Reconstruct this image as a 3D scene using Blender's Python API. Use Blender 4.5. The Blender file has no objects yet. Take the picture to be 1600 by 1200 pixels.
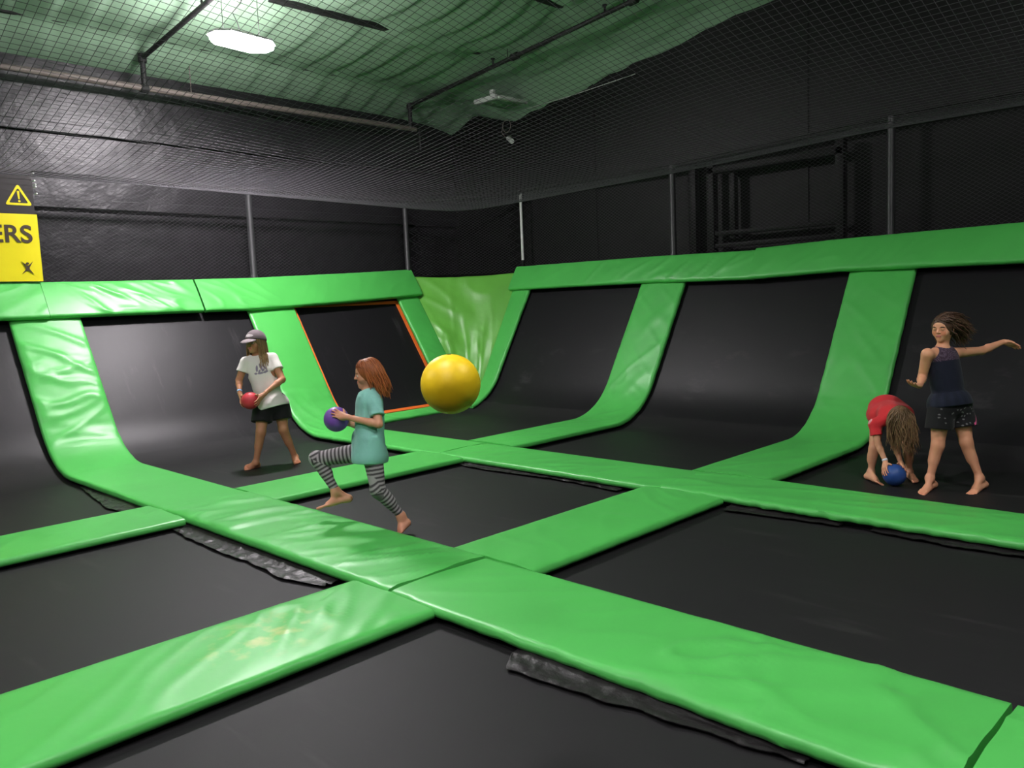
import bpy, bmesh, math, random
import numpy as np
from mathutils import Vector, Matrix, noise

random.seed(7)
rng = np.random.default_rng(7)
scene = bpy.context.scene
col = scene.collection
PI = math.pi
V = lambda *a: np.array(a, float)
def nrm(v):
    v = np.asarray(v, float)
    return v / (np.linalg.norm(v) + 1e-12)

# ------------------------------------------------------------------ materials
def mat(name, color, rough=.5, spec=.5, metal=0, bump=(), vary=0, vscale=3, emit=None, attr=None, sheen=0, coat=0):
    m = bpy.data.materials.new(name); m.use_nodes = True
    nt = m.node_tree; N = nt.nodes; L = nt.links
    b = N['Principled BSDF']
    b.inputs['Base Color'].default_value = (*color, 1)
    b.inputs['Roughness'].default_value = rough
    b.inputs['Metallic'].default_value = metal
    b.inputs['Specular IOR Level'].default_value = spec
    if sheen: b.inputs['Sheen Weight'].default_value = sheen
    if coat:
        b.inputs['Coat Weight'].default_value = coat; b.inputs['Coat Roughness'].default_value = .25
    if emit:
        b.inputs['Emission Color'].default_value = (*emit[0], 1); b.inputs['Emission Strength'].default_value = emit[1]
    tc = N.new('ShaderNodeTexCoord')
    src = None
    if attr:
        a = N.new('ShaderNodeAttribute'); a.attribute_name = attr; src = a.outputs['Color']
        L.new(src, b.inputs['Base Color'])
    if vary:
        n = N.new('ShaderNodeTexNoise'); n.inputs['Scale'].default_value = vscale; n.inputs['Detail'].default_value = 5
        L.new(tc.outputs['Object'], n.inputs['Vector'])
        mr = N.new('ShaderNodeMapRange'); mr.inputs[3].default_value = 1 - vary; mr.inputs[4].default_value = 1 + vary
        mr.inputs[1].default_value = .3; mr.inputs[2].default_value = .7
        L.new(n.outputs['Fac'], mr.inputs[0])
        mx = N.new('ShaderNodeVectorMath'); mx.operation = 'SCALE'
        if src: L.new(src, mx.inputs[0])
        else: mx.inputs[0].default_value = color
        L.new(mr.outputs[0], mx.inputs['Scale'])
        L.new(mx.outputs[0], b.inputs['Base Color'])
    prev = None
    for (sc, st, dist) in bump:
        n = N.new('ShaderNodeTexNoise'); n.inputs['Scale'].default_value = sc; n.inputs['Detail'].default_value = 3
        L.new(tc.outputs['Object'], n.inputs['Vector'])
        bp = N.new('ShaderNodeBump'); bp.inputs['Strength'].default_value = st; bp.inputs['Distance'].default_value = dist
        L.new(n.outputs['Fac'], bp.inputs['Height'])
        if prev: L.new(prev.outputs[0], bp.inputs['Normal'])
        prev = bp
    if prev: L.new(prev.outputs[0], b.inputs['Normal'])
    return m

def scuffed(name, color, rough, streak, scale, rot, bumps, amount, spec=.5):
    """black woven fabric with pale rubbed streaks that belong to the cloth"""
    m = mat(name, color, rough, spec, bump=bumps)
    nt = m.node_tree; N = nt.nodes; L = nt.links; b = N['Principled BSDF']
    tc = [n for n in N if n.type == 'TEX_COORD'][0]
    mp = N.new('ShaderNodeMapping'); mp.inputs['Scale'].default_value = scale; mp.inputs['Rotation'].default_value = rot
    L.new(tc.outputs['Object'], mp.inputs['Vector'])
    n1 = N.new('ShaderNodeTexNoise'); n1.inputs['Scale'].default_value = 1; n1.inputs['Detail'].default_value = 8; n1.inputs['Roughness'].default_value = .65
    L.new(mp.outputs[0], n1.inputs['Vector'])
    n2 = N.new('ShaderNodeTexNoise'); n2.inputs['Scale'].default_value = 1.1; n2.inputs['Detail'].default_value = 3
    L.new(tc.outputs['Object'], n2.inputs['Vector'])
    r1 = N.new('ShaderNodeMapRange'); r1.inputs[1].default_value = .55; r1.inputs[2].default_value = .8
    r2 = N.new('ShaderNodeMapRange'); r2.inputs[1].default_value = .45; r2.inputs[2].default_value = .75
    L.new(n1.outputs['Fac'], r1.inputs[0]); L.new(n2.outputs['Fac'], r2.inputs[0])
    mu = N.new('ShaderNodeMath'); mu.operation = 'MULTIPLY'; L.new(r1.outputs[0], mu.inputs[0]); L.new(r2.outputs[0], mu.inputs[1])
    m2 = N.new('ShaderNodeMath'); m2.operation = 'MULTIPLY'; L.new(mu.outputs[0], m2.inputs[0]); m2.inputs[1].default_value = amount
    mx = N.new('ShaderNodeMixRGB'); mx.inputs[1].default_value = (*color, 1); mx.inputs[2].default_value = (*streak, 1)
    L.new(m2.outputs[0], mx.inputs[0]); L.new(mx.outputs[0], b.inputs['Base Color'])
    return m

GREEN = (.080, .47, .088)
M = {}
M['green'] = mat('green_vinyl', GREEN, .40, .5, bump=((5, .10, .02), (300, .06, .001)), vary=.05, vscale=2)
def stained(name, base, center, radius):
    m = mat(name, base, .40, .5, bump=((5, .10, .02), (300, .06, .001)))
    nt = m.node_tree; N = nt.nodes; L = nt.links; b = N['Principled BSDF']
    g = N.new('ShaderNodeNewGeometry'); d = N.new('ShaderNodeVectorMath'); d.operation = 'SUBTRACT'; d.inputs[1].default_value = center
    L.new(g.outputs['Position'], d.inputs[0])
    sc = N.new('ShaderNodeVectorMath'); sc.operation = 'MULTIPLY'; sc.inputs[1].default_value = [1 / r for r in radius]; L.new(d.outputs[0], sc.inputs[0])
    ln = N.new('ShaderNodeVectorMath'); ln.operation = 'LENGTH'; L.new(sc.outputs[0], ln.inputs[0])
    mr = N.new('ShaderNodeMapRange'); mr.inputs[1].default_value = 1; mr.inputs[2].default_value = .2; L.new(ln.outputs['Value'], mr.inputs[0])
    n = N.new('ShaderNodeTexNoise'); n.inputs['Scale'].default_value = 9; n.inputs['Detail'].default_value = 6; L.new(g.outputs['Position'], n.inputs['Vector'])
    m2 = N.new('ShaderNodeMapRange'); m2.inputs[1].default_value = .50; m2.inputs[2].default_value = .66; L.new(n.outputs['Fac'], m2.inputs[0])
    mu = N.new('ShaderNodeMath'); mu.operation = 'MULTIPLY'; L.new(mr.outputs[0], mu.inputs[0]); L.new(m2.outputs[0], mu.inputs[1])
    mx = N.new('ShaderNodeMixRGB'); mx.inputs[1].default_value = (*base, 1); mx.inputs[2].default_value = (.42, .55, .16, 1); L.new(mu.outputs[0], mx.inputs[0])
    L.new(mx.outputs[0], b.inputs['Base Color']); return m
M['drape'] = mat('lime_vinyl', (.13, .43, .055), .36, .5, bump=((7, .12, .02),), vary=.06, vscale=3)
M['mat'] = scuffed('black_mat', (.0115, .011, .012), .58, (.075, .07, .07), (1.2, 9, 4), (0, 0, .75), ((420, .25, .002), (3, .05, .03)), .55, .30)
M['wallmat'] = scuffed('black_wall_mat', (.0095, .0088, .0105), .44, (.12, .11, .12), (2.2, 9, 1.0), (0, 0, 0), ((420, .2, .002), (4, .10, .03)), .6, .28)
M['skirt'] = mat('black_crumpled_skirt', (.016, .014, .015), .42, .35, bump=((35, .4, .01),))
M['blacksteel'] = mat('black_steel', (.010, .010, .010), .5, .15)
M['postpad'] = mat('post_sleeve', (.035, .035, .037), .45, .5, bump=((30, .2, .005),))
M['whiteplastic'] = mat('white_plastic', (.7, .7, .68), .4)
M['rope'] = mat('net_cord', (.085, .08, .09), .7, .3)
M['wall'] = mat('black_wall_sheeting', (.012, .011, .013), .40, .5, bump=((3, .35, .06), (26, .35, .01)), vary=.25, vscale=6)
M['wallR'] = mat('black_painted_wall', (.006, .006, .006), .55, .22, bump=((2, .3, .05), (40, .25, .01)), vary=.2, vscale=4)
M['floor'] = mat('dark_floor', (.01, .01, .011), .7)
M['ceil'] = mat('green_insulation', (.31, .46, .32), .55, .3, bump=((14, .15, .02),), vary=.07, vscale=3)
M['purlin'] = mat('dark_purlin', (.012, .011, .012), .6)
M['pipe'] = mat('grey_pipe', (.19, .155, .14), .5, bump=((30, .1, .004),))
M['orange'] = mat('orange_webbing', (.72, .14, .02), .55)
M['yellow'] = mat('yellow_banner', (.78, .66, .008), .42, vary=.04)
M['signblack'] = mat('banner_black', (.022, .018, .018), .45)
M['ink'] = mat('banner_ink', (.05, .032, .02), .5)
M['lens'] = mat('lamp_lens', (.9, .9, .9), .4, emit=((1.0, .925, .975), 120))
M['lens2'] = mat('lamp_lens_far', (.9, .9, .9), .4, emit=((1.0, .925, .975), 62))
M['uplight'] = mat('lamp_top_lens', (.9, .9, .9), .4, emit=((1.0, .925, .975), 45))
M['housing'] = mat('lamp_housing', (.75, .75, .75), .45)
M['offlens'] = mat('unlit_diffuser', (.62, .68, .58), .5)

# ------------------------------------------------------------------ object helpers
def link(name, verts, faces, m, parent=None, smooth=True, at=None, mats=None, midx=None):
    verts = np.asarray(verts, float)
    if at is None: at = np.zeros(3)
    me = bpy.data.meshes.new(name)
    pl = np.asarray(at, float)
    if parent is not None:
        p = parent; off = np.zeros(3)
        while p is not None:
            off += np.array(p.location); p = p.parent
        pl = off
    me.from_pydata((verts - pl).tolist(), [], [list(map(int, f)) for f in faces])
    me.update()
    for mm in (mats or [m]): me.materials.append(mm)
    if midx is not None: me.polygons.foreach_set('material_index', np.asarray(midx, 'i'))
    if smooth: me.polygons.foreach_set('use_smooth', np.ones(len(me.polygons), bool))
    o = bpy.data.objects.new(name, me); col.objects.link(o)
    if parent is not None: o.parent = parent
    else: o.location = pl
    return o

def sharp(o, ang=35):
    me = o.data
    bm = bmesh.new(); bm.from_mesh(me)
    for e in bm.edges:
        if len(e.link_faces) == 2 and e.calc_face_angle(0) > math.radians(ang): e.smooth = False
    bm.to_mesh(me); bm.free()
    return o

def tag(o, label=None, cat=None, group=None, kind=None):
    if label: o['label'] = label
    if cat: o['category'] = cat
    if group: o['group'] = group
    if kind: o['kind'] = kind
    return o
def empty(name, loc):
    o = bpy.data.objects.new(name, None); o.empty_display_size = .1
    o.location = loc; col.objects.link(o); return o

class MB:
    def __init__(s): s.v = []; s.f = []
    def add(s, v, f):
        n = len(s.v); s.v.extend([tuple(map(float, p)) for p in v]); s.f.extend([[i + n for i in q] for q in f]); return s
    def box(s, lo, hi, b=0.0):
        (x0, y0, z0), (x1, y1, z1) = lo, hi
        if b <= 0:
            v = [(x, y, z) for x in (x0, x1) for y in (y0, y1) for z in (z0, z1)]
            return s.add(v, [(0, 1, 3, 2), (4, 6, 7, 5), (0, 4, 5, 1), (2, 3, 7, 6), (0, 2, 6, 4), (1, 5, 7, 3)])
        bm = bmesh.new(); bmesh.ops.create_cube(bm, size=1)
        for q in bm.verts:
            q.co = ((x0 + x1) / 2 + q.co.x * (x1 - x0), (y0 + y1) / 2 + q.co.y * (y1 - y0), (z0 + z1) / 2 + q.co.z * (z1 - z0))
        bmesh.ops.bevel(bm, geom=bm.edges[:], offset=b, segments=2, affect='EDGES', profile=.5)
        bm.verts.index_update()
        s.add([q.co[:] for q in bm.verts], [[q.index for q in f.verts] for f in bm.faces]); bm.free(); return s
    def tube(s, pts, r, n=10, caps=True):
        pts = [np.asarray(p, float) for p in pts]
        rs = r if hasattr(r, '__len__') else [r] * len(pts)
        rings = []; ref = None
        for i, p in enumerate(pts):
            t = nrm(pts[min(i + 1, len(pts) - 1)] - pts[max(i - 1, 0)])
            if ref is None: ref = nrm(np.cross(t, (0, 0, 1) if abs(t[2]) < .9 else (1, 0, 0)))
            ref = nrm(ref - t * ref.dot(t)); b = np.cross(t, ref)
            rings.append([p + rs[i] * (ref * math.cos(2 * PI * k / n) + b * math.sin(2 * PI * k / n)) for k in range(n)])
        v = [q for g in rings for q in g]
        f = [(i * n + k, i * n + (k + 1) % n, (i + 1) * n + (k + 1) % n, (i + 1) * n + k) for i in range(len(pts) - 1) for k in range(n)]
        if caps: f += [tuple(range(n))[::-1], tuple((len(pts) - 1) * n + k for k in range(n))]
        return s.add(v, f)
    def prism(s, poly, origin, ax, ay, az, depth):
        """extrude a 2-D outline"""
        o = np.asarray(origin, float); ax, ay, az = map(lambda a: np.asarray(a, float), (ax, ay, az)); n = len(poly)
        v = [o + ax * x + ay * y for x, y in poly] + [o + ax * x + ay * y + az * depth for x, y in poly]
        f = [tuple(range(n))[::-1], tuple(range(n, 2 * n))] + [(i, (i + 1) % n, n + (i + 1) % n, n + i) for i in range(n)]
        return s.add(v, f)
    def build(s, name, m, parent=None, at=None, smooth=True, ang=35):
        o = link(name, s.v, s.f, m, parent, smooth, at)
        if smooth: sharp(o, ang)
        return o

# ------------------------------------------------------------------ wall profiles (flat floor, curve, leaning wall)
class Profile:
    def __init__(s, base, slope, r=.9):
        s.base = base; s.a = math.atan2(1, slope); s.r = r; s.T = r * math.tan(s.a / 2)
        s.flat_end = base - s.T
        s.dirw = V(math.cos(s.a), math.sin(s.a))
    def at(s, q, off=0.0):
        """q = distance along, 0 where the curve starts; returns (d,z),(normal d,z)"""
        if q <= 0: p = V(s.flat_end + q, 0); n = V(0, 1)
        elif q < s.r * s.a:
            t = q / s.r; p = V(s.flat_end + s.r * math.sin(t), s.r - s.r * math.cos(t)); n = V(-math.sin(t), math.cos(t))
        else:
            e = V(s.flat_end + s.r * math.sin(s.a), s.r - s.r * math.cos(s.a)); p = e + s.dirw * (q - s.r * s.a); n = V(-math.sin(s.a), math.cos(s.a))
        return p + n * off, n
    def q_at_z(s, z):
        ze = s.r - s.r * math.cos(s.a)
        return s.r * s.a + (z - ze) / math.sin(s.a) if z > ze else s.r * math.acos(1 - z / s.r)
PL = Profile(9.01, .68); PR = Profile(8.222, .64)
def left_pt(d, z, y): return V(-d, y, z)
def right_pt(d, z, x): return V(x, d, z)

# ------------------------------------------------------------------ padded strips
def ridge(x, y, seed):
    n = noise.noise(Vector((x, y, seed)))
    return (1 - min(1, abs(n) * 2.6)) ** 2
def wrinkles(spec, s, v, S, W, seed):
    h = 0
    for (amp, fs, fv, ang, s0, s1) in spec:
        m = 1
        if s0 is not None:
            m = max(0, min(1, (s - s0) / .25)) * max(0, min(1, (s1 - s) / .25))
        if m <= 0: continue
        c, n = math.cos(ang), math.sin(ang)
        a = (s * c + v * n) * fs; b = (-s * n + v * c) * fv
        h += amp * m * ridge(a + .35 * noise.noise(Vector((s * 2, v * 2, seed))), b, seed + 3.7)
    return h
def strip(P, N, Lat, wid, t=.05, nv=26, spec=(), seed=0, puff=.008, edge=.003, top_off=0):
    """sweep of a rounded slab along points P (top surface centre)"""
    P = [np.asarray(p, float) for p in P]; ns = len(P)
    S = [0]
    for i in range(1, ns): S.append(S[-1] + np.linalg.norm(P[i] - P[i - 1]))
    r = t * .5
    verts = []; prof = []
    prof.append((-1, -(t) , 'b', .02)); prof.append((-1, -t + .006, 's', .0)); prof.append((-1, -r * 1.0, 's', -.004)); prof.append((-1, -r * .35, 's', .003))
    for k in range(nv + 1):
        v = -1 + 2 * k / nv
        prof.append((v, 0, 't', 0))
    prof.append((1, -r * .35, 's', .003)); prof.append((1, -r * 1.0, 's', -.004)); prof.append((1, -t + .006, 's', 0)); prof.append((1, -t, 'b', .02))
    m = len(prof)
    for i in range(ns):
        w = wid(i / (ns - 1)) if callable(wid) else wid
        lat = Lat(i / (ns - 1)) if callable(Lat) else Lat
        for (v, b, kind, inn) in prof:
            sgn = -1 if v < 0 else 1
            a = v * w / 2
            if kind == 't':
                a *= (1 - .012 / (w / 2))
                e = 1 - abs(v) ** 6
                h = puff * (1 - v * v) + (wrinkles(spec, S[i], a, S[-1], w, seed) if spec else 0) * min(1, e * 1.5 + .12)
                b = h
            else:
                a = sgn * (w / 2 - inn)
                if kind == 's' and edge:
                    a += sgn * edge * noise.noise(Vector((S[i] * 9, sgn * 3.3, seed)))
                    b += edge * .8 * noise.noise(Vector((S[i] * 14, sgn * 7.3, seed + 5)))
            verts.append(P[i] + lat * a + N[i] * b)
    faces = [(i * m + k, i * m + (k + 1) % m, (i + 1) * m + (k + 1) % m, (i + 1) * m + k) for i in range(ns - 1) for k in range(m)]
    faces += [tuple(range(m))[::-1], tuple((ns - 1) * m + k for k in range(m))]
    # orient outward: lateral x path must agree with the normal
    if np.dot(np.cross(nrm(P[1] - P[0]), Lat(0) if callable(Lat) else Lat), N[0]) > 0: faces = [f[::-1] for f in faces]
    return verts, faces
STEP = .03
def lin(p0, p1, step=STEP):
    p0, p1 = map(lambda a: np.asarray(a, float), (p0, p1)); n = max(2, int(np.linalg.norm(p1 - p0) / step))
    return [p0 + (p1 - p0) * i / n for i in range(n + 1)]
UP = V(0, 0, 1)
def pad(label, P, N, Lat, wid, seed, spec=(), name='safety_pad', group=None, **k):
    base = np.mean(P, axis=0); base[2] = min(p[2] for p in P) - .05
    v, f = strip(P, N, Lat, wid, seed=seed, spec=spec, **k)
    o = link(name, v, f, M['green'], at=base); sharp(o, 70)
    return tag(o, label, 'safety pad', group)
def profile_path(pr, q0, q1, fn, lat, off=0, step=STEP):
    P, N = [], []
    n = max(2, int(abs(q1 - q0) / step))
    for i in range(n + 1):
        p, nn = pr.at(q0 + (q1 - q0) * i / n, off)
        P.append(fn(p[0], p[1], lat)); z = fn(nn[0], nn[1], 0) ; N.append(z)
    return P, N

YA = ((2.49, 3.21), (5.27, 5.96)); XB = ((-6.63, -5.93), (-3.78, -3.07), (-.50, .20))
soft = [(.007, 1.2, 5, .9, None, None)]
crump = [(.012, 1.6, 7, 1.1, None, None), (.008, 2.5, 9, -.5, None, None)]
G_floor = None
X, Y = V(1, 0, 0), V(0, 1, 0)

# --- near strip running out from the left wall
ya = sum(YA[0]) / 2; w = YA[0][1] - YA[0][0]
qt = PL.q_at_z(1.56)
P, N = profile_path(PL, qt, -(PL.flat_end - 6.31), left_pt, ya)
near_wall_pad = pad('heavily wrinkled green wall pad below the yellow banner, curving down onto the floor', P, N, Y, w, 11,
    [(.020, .9, 4.5, 1.05, 0, 1.3), (.016, 1.1, 4.5, -1.15, .35, 1.75), (.012, .7, 9, 1.5, 1.35, 1.8), (.008, .9, 7, 1.25, .3, 1.7)], name='wall_pad', puff=.012)
P = lin((-6.298, ya, .010), (-3.455, ya, .010))
near_mid_pad = pad('creased shiny green floor pad on the near strip, in front of the running girl', P, [UP] * len(P), Y, w, 12,
    [(.014, 1.0, 6, 1.35, 0, 1.6), (.008, 1.2, 6, 1.2, None, None), (.012, 1.4, 8, 1.0, 2.1, 2.9)], puff=.006)
P = lin((-3.44, ya, 0), (-.72, ya, 0))
near_right_pad = pad('long green floor pad in the lower right, rumpled toward its far end', P, [UP] * len(P), Y, w, 13,
    [(.020, 1.3, 4.5, .75, 1.3, 3.2), (.014, 2, 4, -.5, 1.5, 3.2), (.005, 1, 4, .8, None, None)], edge=.008)
P = lin((-.70, ya, 0), (2.0, ya, 0))
pad('green floor pad cut off by the bottom right corner of the photo', P, [UP] * len(P), Y, w, 14, [(.016, 1.6, 4, .8, None, None)])
# --- far strip
ya = sum(YA[1]) / 2; w = YA[1][1] - YA[1][0]
P, N = profile_path(PL, PL.q_at_z(1.56), -(PL.flat_end - 6.32), left_pt, ya)
far_wall_pad = pad('smooth green wall pad behind the girl in the grey cap, left of the orange webbing', P, N, Y, w, 21,
    [(.012, 1.2, 9, 1.5, 1.15, 2.0), (.010, 2, 7, .4, 1.2, 2.3)], name='wall_pad', puff=.010, edge=.006)
P = lin((-6.30, ya, .0), (-3.52, ya, .0))
far_mid_pad = pad('green floor pad between the two far strip crossings, beyond the running girl', P, [UP] * len(P), Y, w, 22, soft, edge=.006)
P = lin((-3.62, ya, .012), (-.72, ya, .004))
far_right_pad = pad('green floor pad in front of the two girls at the right, its near edge ragged', P, [UP] * len(P), Y, w, 23, [(.010, .8, 5, .25, None, None)], edge=.014)
P = lin((-.70, ya, 0), (1.6, ya, 0))
pad('green floor pad ending the far strip outside the right edge', P, [UP] * len(P), Y, w, 24, soft)
# --- cross strips from the right wall
qtr = PR.q_at_z(1.72)
BL = [('narrow green wall pad of the right wall nearest the far corner', 'slim green floor pad directly behind the running girl\'s legs', 'green floor pad at the left edge, below the wrinkled wall pad'),
      ('broad green wall pad beside the stooping girl, curving down onto the floor', 'green floor pad between the two strips near the centre of the photo', 'large green floor pad crossing the lower left corner with yellowish scuffs'),
      ('green wall pad beyond the right edge of the photo', 'green floor pad bordering the big right-hand trampoline on its far side', None)]
for i, (x0, x1) in enumerate(XB):
    xm = (x0 + x1) / 2; w = x1 - x0
    P, N = profile_path(PR, qtr, -(PR.flat_end - YA[1][1] - .004), right_pt, xm)
    pad(BL[i][0], P, N, X, w, 30 + i, [(.008, 1.4, 5, .8, 0, 1.9), (.006, 1, 4, -.6, None, None)] + ([(.010, 1, 10, 1.5, 1.5, 1.9)] if i == 1 else []), name='wall_pad', puff=.010, edge=.005)
    P = lin((xm, YA[1][0] - .004, -.006), (xm, YA[0][1] + .004, -.006))
    pad(BL[i][1], P, [UP] * len(P), X, w, 40 + i, soft)
    if BL[i][2]:
        P = lin((xm, YA[0][0] - .004, -.008), (xm, -.3, -.008))
        bp_ = pad(BL[i][2], P, [UP] * len(P), X, w, 50 + i, [(.006, 1.2, 5, .6, None, None), (.012, 2, 6, .9, 0, .9)] if i else soft, edge=.002)
        if i == 1: bp_.data.materials[0] = stained('green_vinyl_scuffed', GREEN, (-3.45, 1.78, 0), (.30, .42, .3))

# --- rail pads along the top of both leaning walls
def rail(label, fn, pr, spans, seed, spec, off=.075, name='rail_pad'):
    """spans: list of (lateral coordinate, z bottom, z top) along the wall"""
    c = np.array([s[0] for s in spans]); zb = np.array([s[1] for s in spans]); zt = np.array([s[2] for s in spans])
    n = max(3, int((c[-1] - c[0]) / STEP)); P = []; Wd = []; D = []
    for i in range(n + 1):
        y = c[0] + (c[-1] - c[0]) * i / n
        a, b = np.interp(y, c, zb), np.interp(y, c, zt)
        pb, nn = pr.at(pr.q_at_z(a), off); pt, _ = pr.at(pr.q_at_z(b), off)
        A, B = fn(pb[0], pb[1], y), fn(pt[0], pt[1], y)
        P.append((A + B) / 2); Wd.append(np.linalg.norm(B - A)); D.append(nrm(B - A))
    NN = fn(nn[0], nn[1], 0)
    lat = lambda u: D[int(round(u * n))]; wd = lambda u: Wd[int(round(u * n))]
    return pad(label, P, [NN] * len(P), lat, wd, seed, spec, name=name, t=.06)
rail('green rail pad under the yellow banner at the left edge', left_pt, PL, [(1.2, 1.50, 1.895), (2.87, 1.50, 1.905)], 61, [(.006, 1.5, 5, .6, None, None)], off=.085)
rail('shiny wrinkled green rail pad above the wall mat that reflects the lamp', left_pt, PL, [(2.88, 1.51, 1.905), (4.64, 1.515, 1.92)], 62,
     [(.020, 1.0, 5, -.75, .25, 1.75), (.010, 1.4, 8, -.6, .2, 1.75)], off=.07)
rail('green rail pad above the girl in the grey cap, ending beside the lime corner drape', left_pt, PL, [(4.66, 1.512, 1.92), (5.4, 1.512, 1.93), (7.15, 1.58, 1.995), (8.25, 1.637, 2.045)], 63,
     [(.014, 1.6, 6, -.6, 0, 1.2), (.007, 1.2, 5, .9, 1.2, 4)], off=.075)
rail('green rail pad starting at the far corner on the right wall', right_pt, PR, [(-9.14, 1.667, 2.025), (-6.6, 1.667, 2.015), (-4.92, 1.637, 1.985)], 64,
     [(.010, 1.6, 5, .8, 1.2, 4.2), (.007, 1, 4, .5, None, None)], off=.07)
rail('green rail pad above the two girls, running out of the right edge', right_pt, PR, [(-4.98, 1.632, 2.0), (-3.9, 1.667, 2.03), (-2.0, 1.65, 2.045), (-.6, 1.65, 2.045)], 65, soft + [(.008, 1.6, 5, .9, 1.5, 4)], off=.085)
# --- strips either side of the corner
P, N = profile_path(PL, PL.q_at_z(1.66), PL.q_at_z(.03), left_pt, 8.01)
pad('short green wall pad right of the orange frame, left side of the corner', P, N, Y, .41, 71, soft, name='corner_pad')
P, N = [], []
for i in range(61):
    u = i / 60; z = 1.74 + (.028 - 1.74) * u
    p, nn = PR.at(PR.q_at_z(z)); P.append(V(-8.93 + .10 * u, p[0], p[1])); N.append(V(0, nn[0], nn[1]))
pad('slanting green wall pad on the right side of the far corner', P, N, X, lambda u: .37 - .10 * u, 72, soft, name='corner_pad', edge=.006)
P = lin((-8.86, 5.98, .03), (-8.93, 8.16, .03))
pad('thin green floor pad along the bottom of the orange frame', P, [nrm(V(.35, 0, 1))] * len(P), nrm(V(1, 0, -.35)), .20, 73, soft, name='edge_pad', edge=.008)

# --- lime vinyl drape in the corner
v, f = [], []
NS, NT = 70, 44
for i in range(NS + 1):
    z = .03 + (1.985 - .03) * i / NS
    pa, na = PL.at(PL.q_at_z(z), -.035); pb, nb = PR.at(PR.q_at_z(z), -.035)
    A = left_pt(pa[0], pa[1], 8.17 + .03 * i / NS); B = right_pt(pb[0], pb[1], -9.08 + .09 * (1 - i / NS))
    for k in range(NT + 1):
        u = k / NT; q = A * (1 - u) + B * u
        wr = .022 * ridge(q[2] * .7 + u * .8, u * 3.2 - q[2] * .9, 5.5) + .010 * ridge(q[2] * 1.0 + 3, u * 5 + q[2] * .6, 8.1) + .030 * ridge(q[2] * 2.2 + u * 2.2, u * .8, 2.2) * (1 - u)
        bul = -.10 * math.sin(PI * u) * (i / NS)
        v.append(q + nrm(V(1, -1, .55)) * ((wr) * max(0, math.sin(PI * u)) ** .5 + bul))
for i in range(NS):
    for k in range(NT):
        a = i * (NT + 1) + k; f.append((a, a + 1, a + NT + 2, a + NT + 1))
nfr = len(v)
v += [p + V(-.012, .012, -.006) for p in v]
f += [[q + nfr for q in g][::-1] for g in f]
edge = [k for k in range(NT + 1)] + [i * (NT + 1) + NT for i in range(1, NS + 1)] + [NS * (NT + 1) + k for k in range(NT - 1, -1, -1)] + [i * (NT + 1) for i in range(NS - 1, 0, -1)]
f += [(edge[i], edge[i - 1], edge[i - 1] + nfr, edge[i] + nfr) for i in range(len(edge))]
dr = link('corner_drape', v, f, M['drape'], at=(-9.1, 8.3, .03))
tag(dr, 'loose yellowish green vinyl drape filling the far corner between the two walls', 'vinyl drape')

# ------------------------------------------------------------------ loose black skirts under the pads (parts of the pads)
def skirt(parent, x0, x1, y, wfun, seed, z0=-.048):
    n = int(abs(x1 - x0) / .018); m = 9; v, f = [], []
    for i in range(n + 1):
        u = i / n; x = x0 + (x1 - x0) * u; wd = wfun(u)
        for k in range(m + 1):
            t = k / m
            zz = z0 + (-.074 - z0) * min(1, t * 1.8)
            nz = noise.noise(Vector((x * 9, t * 2.5, seed))) + .6 * noise.noise(Vector((x * 23, t * 5, seed + 9)))
            yy = y + .05 - (wd + .05) * t + .02 * noise.noise(Vector((x * 7, t, seed + 2))) * t
            v.append((x + .02 * noise.noise(Vector((x * 11, t * 3, seed + 4))), yy, zz + .010 + .016 * abs(nz) * (0.3 + t) * (1 if t < .95 else .4)))
    for i in range(n):
        for k in range(m):
            a = i * (m + 1) + k; f.append((a, a + 1, a + m + 2, a + m + 1))
    k0 = len(v); v += [(a, b, c - .004) for a, b, c in v]; f += [[q + k0 for q in g][::-1] for g in f]
    o = link('loose_skirt', v, f, M['skirt'], parent)
    o['label'] = 'crumpled black skirt hanging out from under the pad'
tri = lambda pk, a, b: (lambda u: a + (b - a) * (1 - abs(u - pk) / max(pk, 1 - pk)))
skirt(near_wall_pad, -8.2, -6.75, 2.49, tri(.75, .01, .16), 1)
skirt(near_mid_pad, -6.28, -3.95, 2.49, lambda u: .07 + .07 * math.sin(u * PI) + .06 * max(0, 1 - abs(u - .85) / .15), 2)
skirt(near_right_pad, -2.50, -1.15, 2.49, lambda u: .15 * max(0, 1 - u * 1.0) * min(1, u * 14 + .1) + .02, 3)
skirt(far_mid_pad, -6.0, -4.0, 5.27, lambda u: .05 + .03 * math.sin(u * 7), 4)
skirt(far_right_pad, -3.02, -2.2, 5.27, lambda u: .08 * (1 - u) + .02, 5)
skirt(far_right_pad, -2.0, -1.0, 5.27, lambda u: .05 * math.sin(u * PI) + .01, 6)

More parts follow.
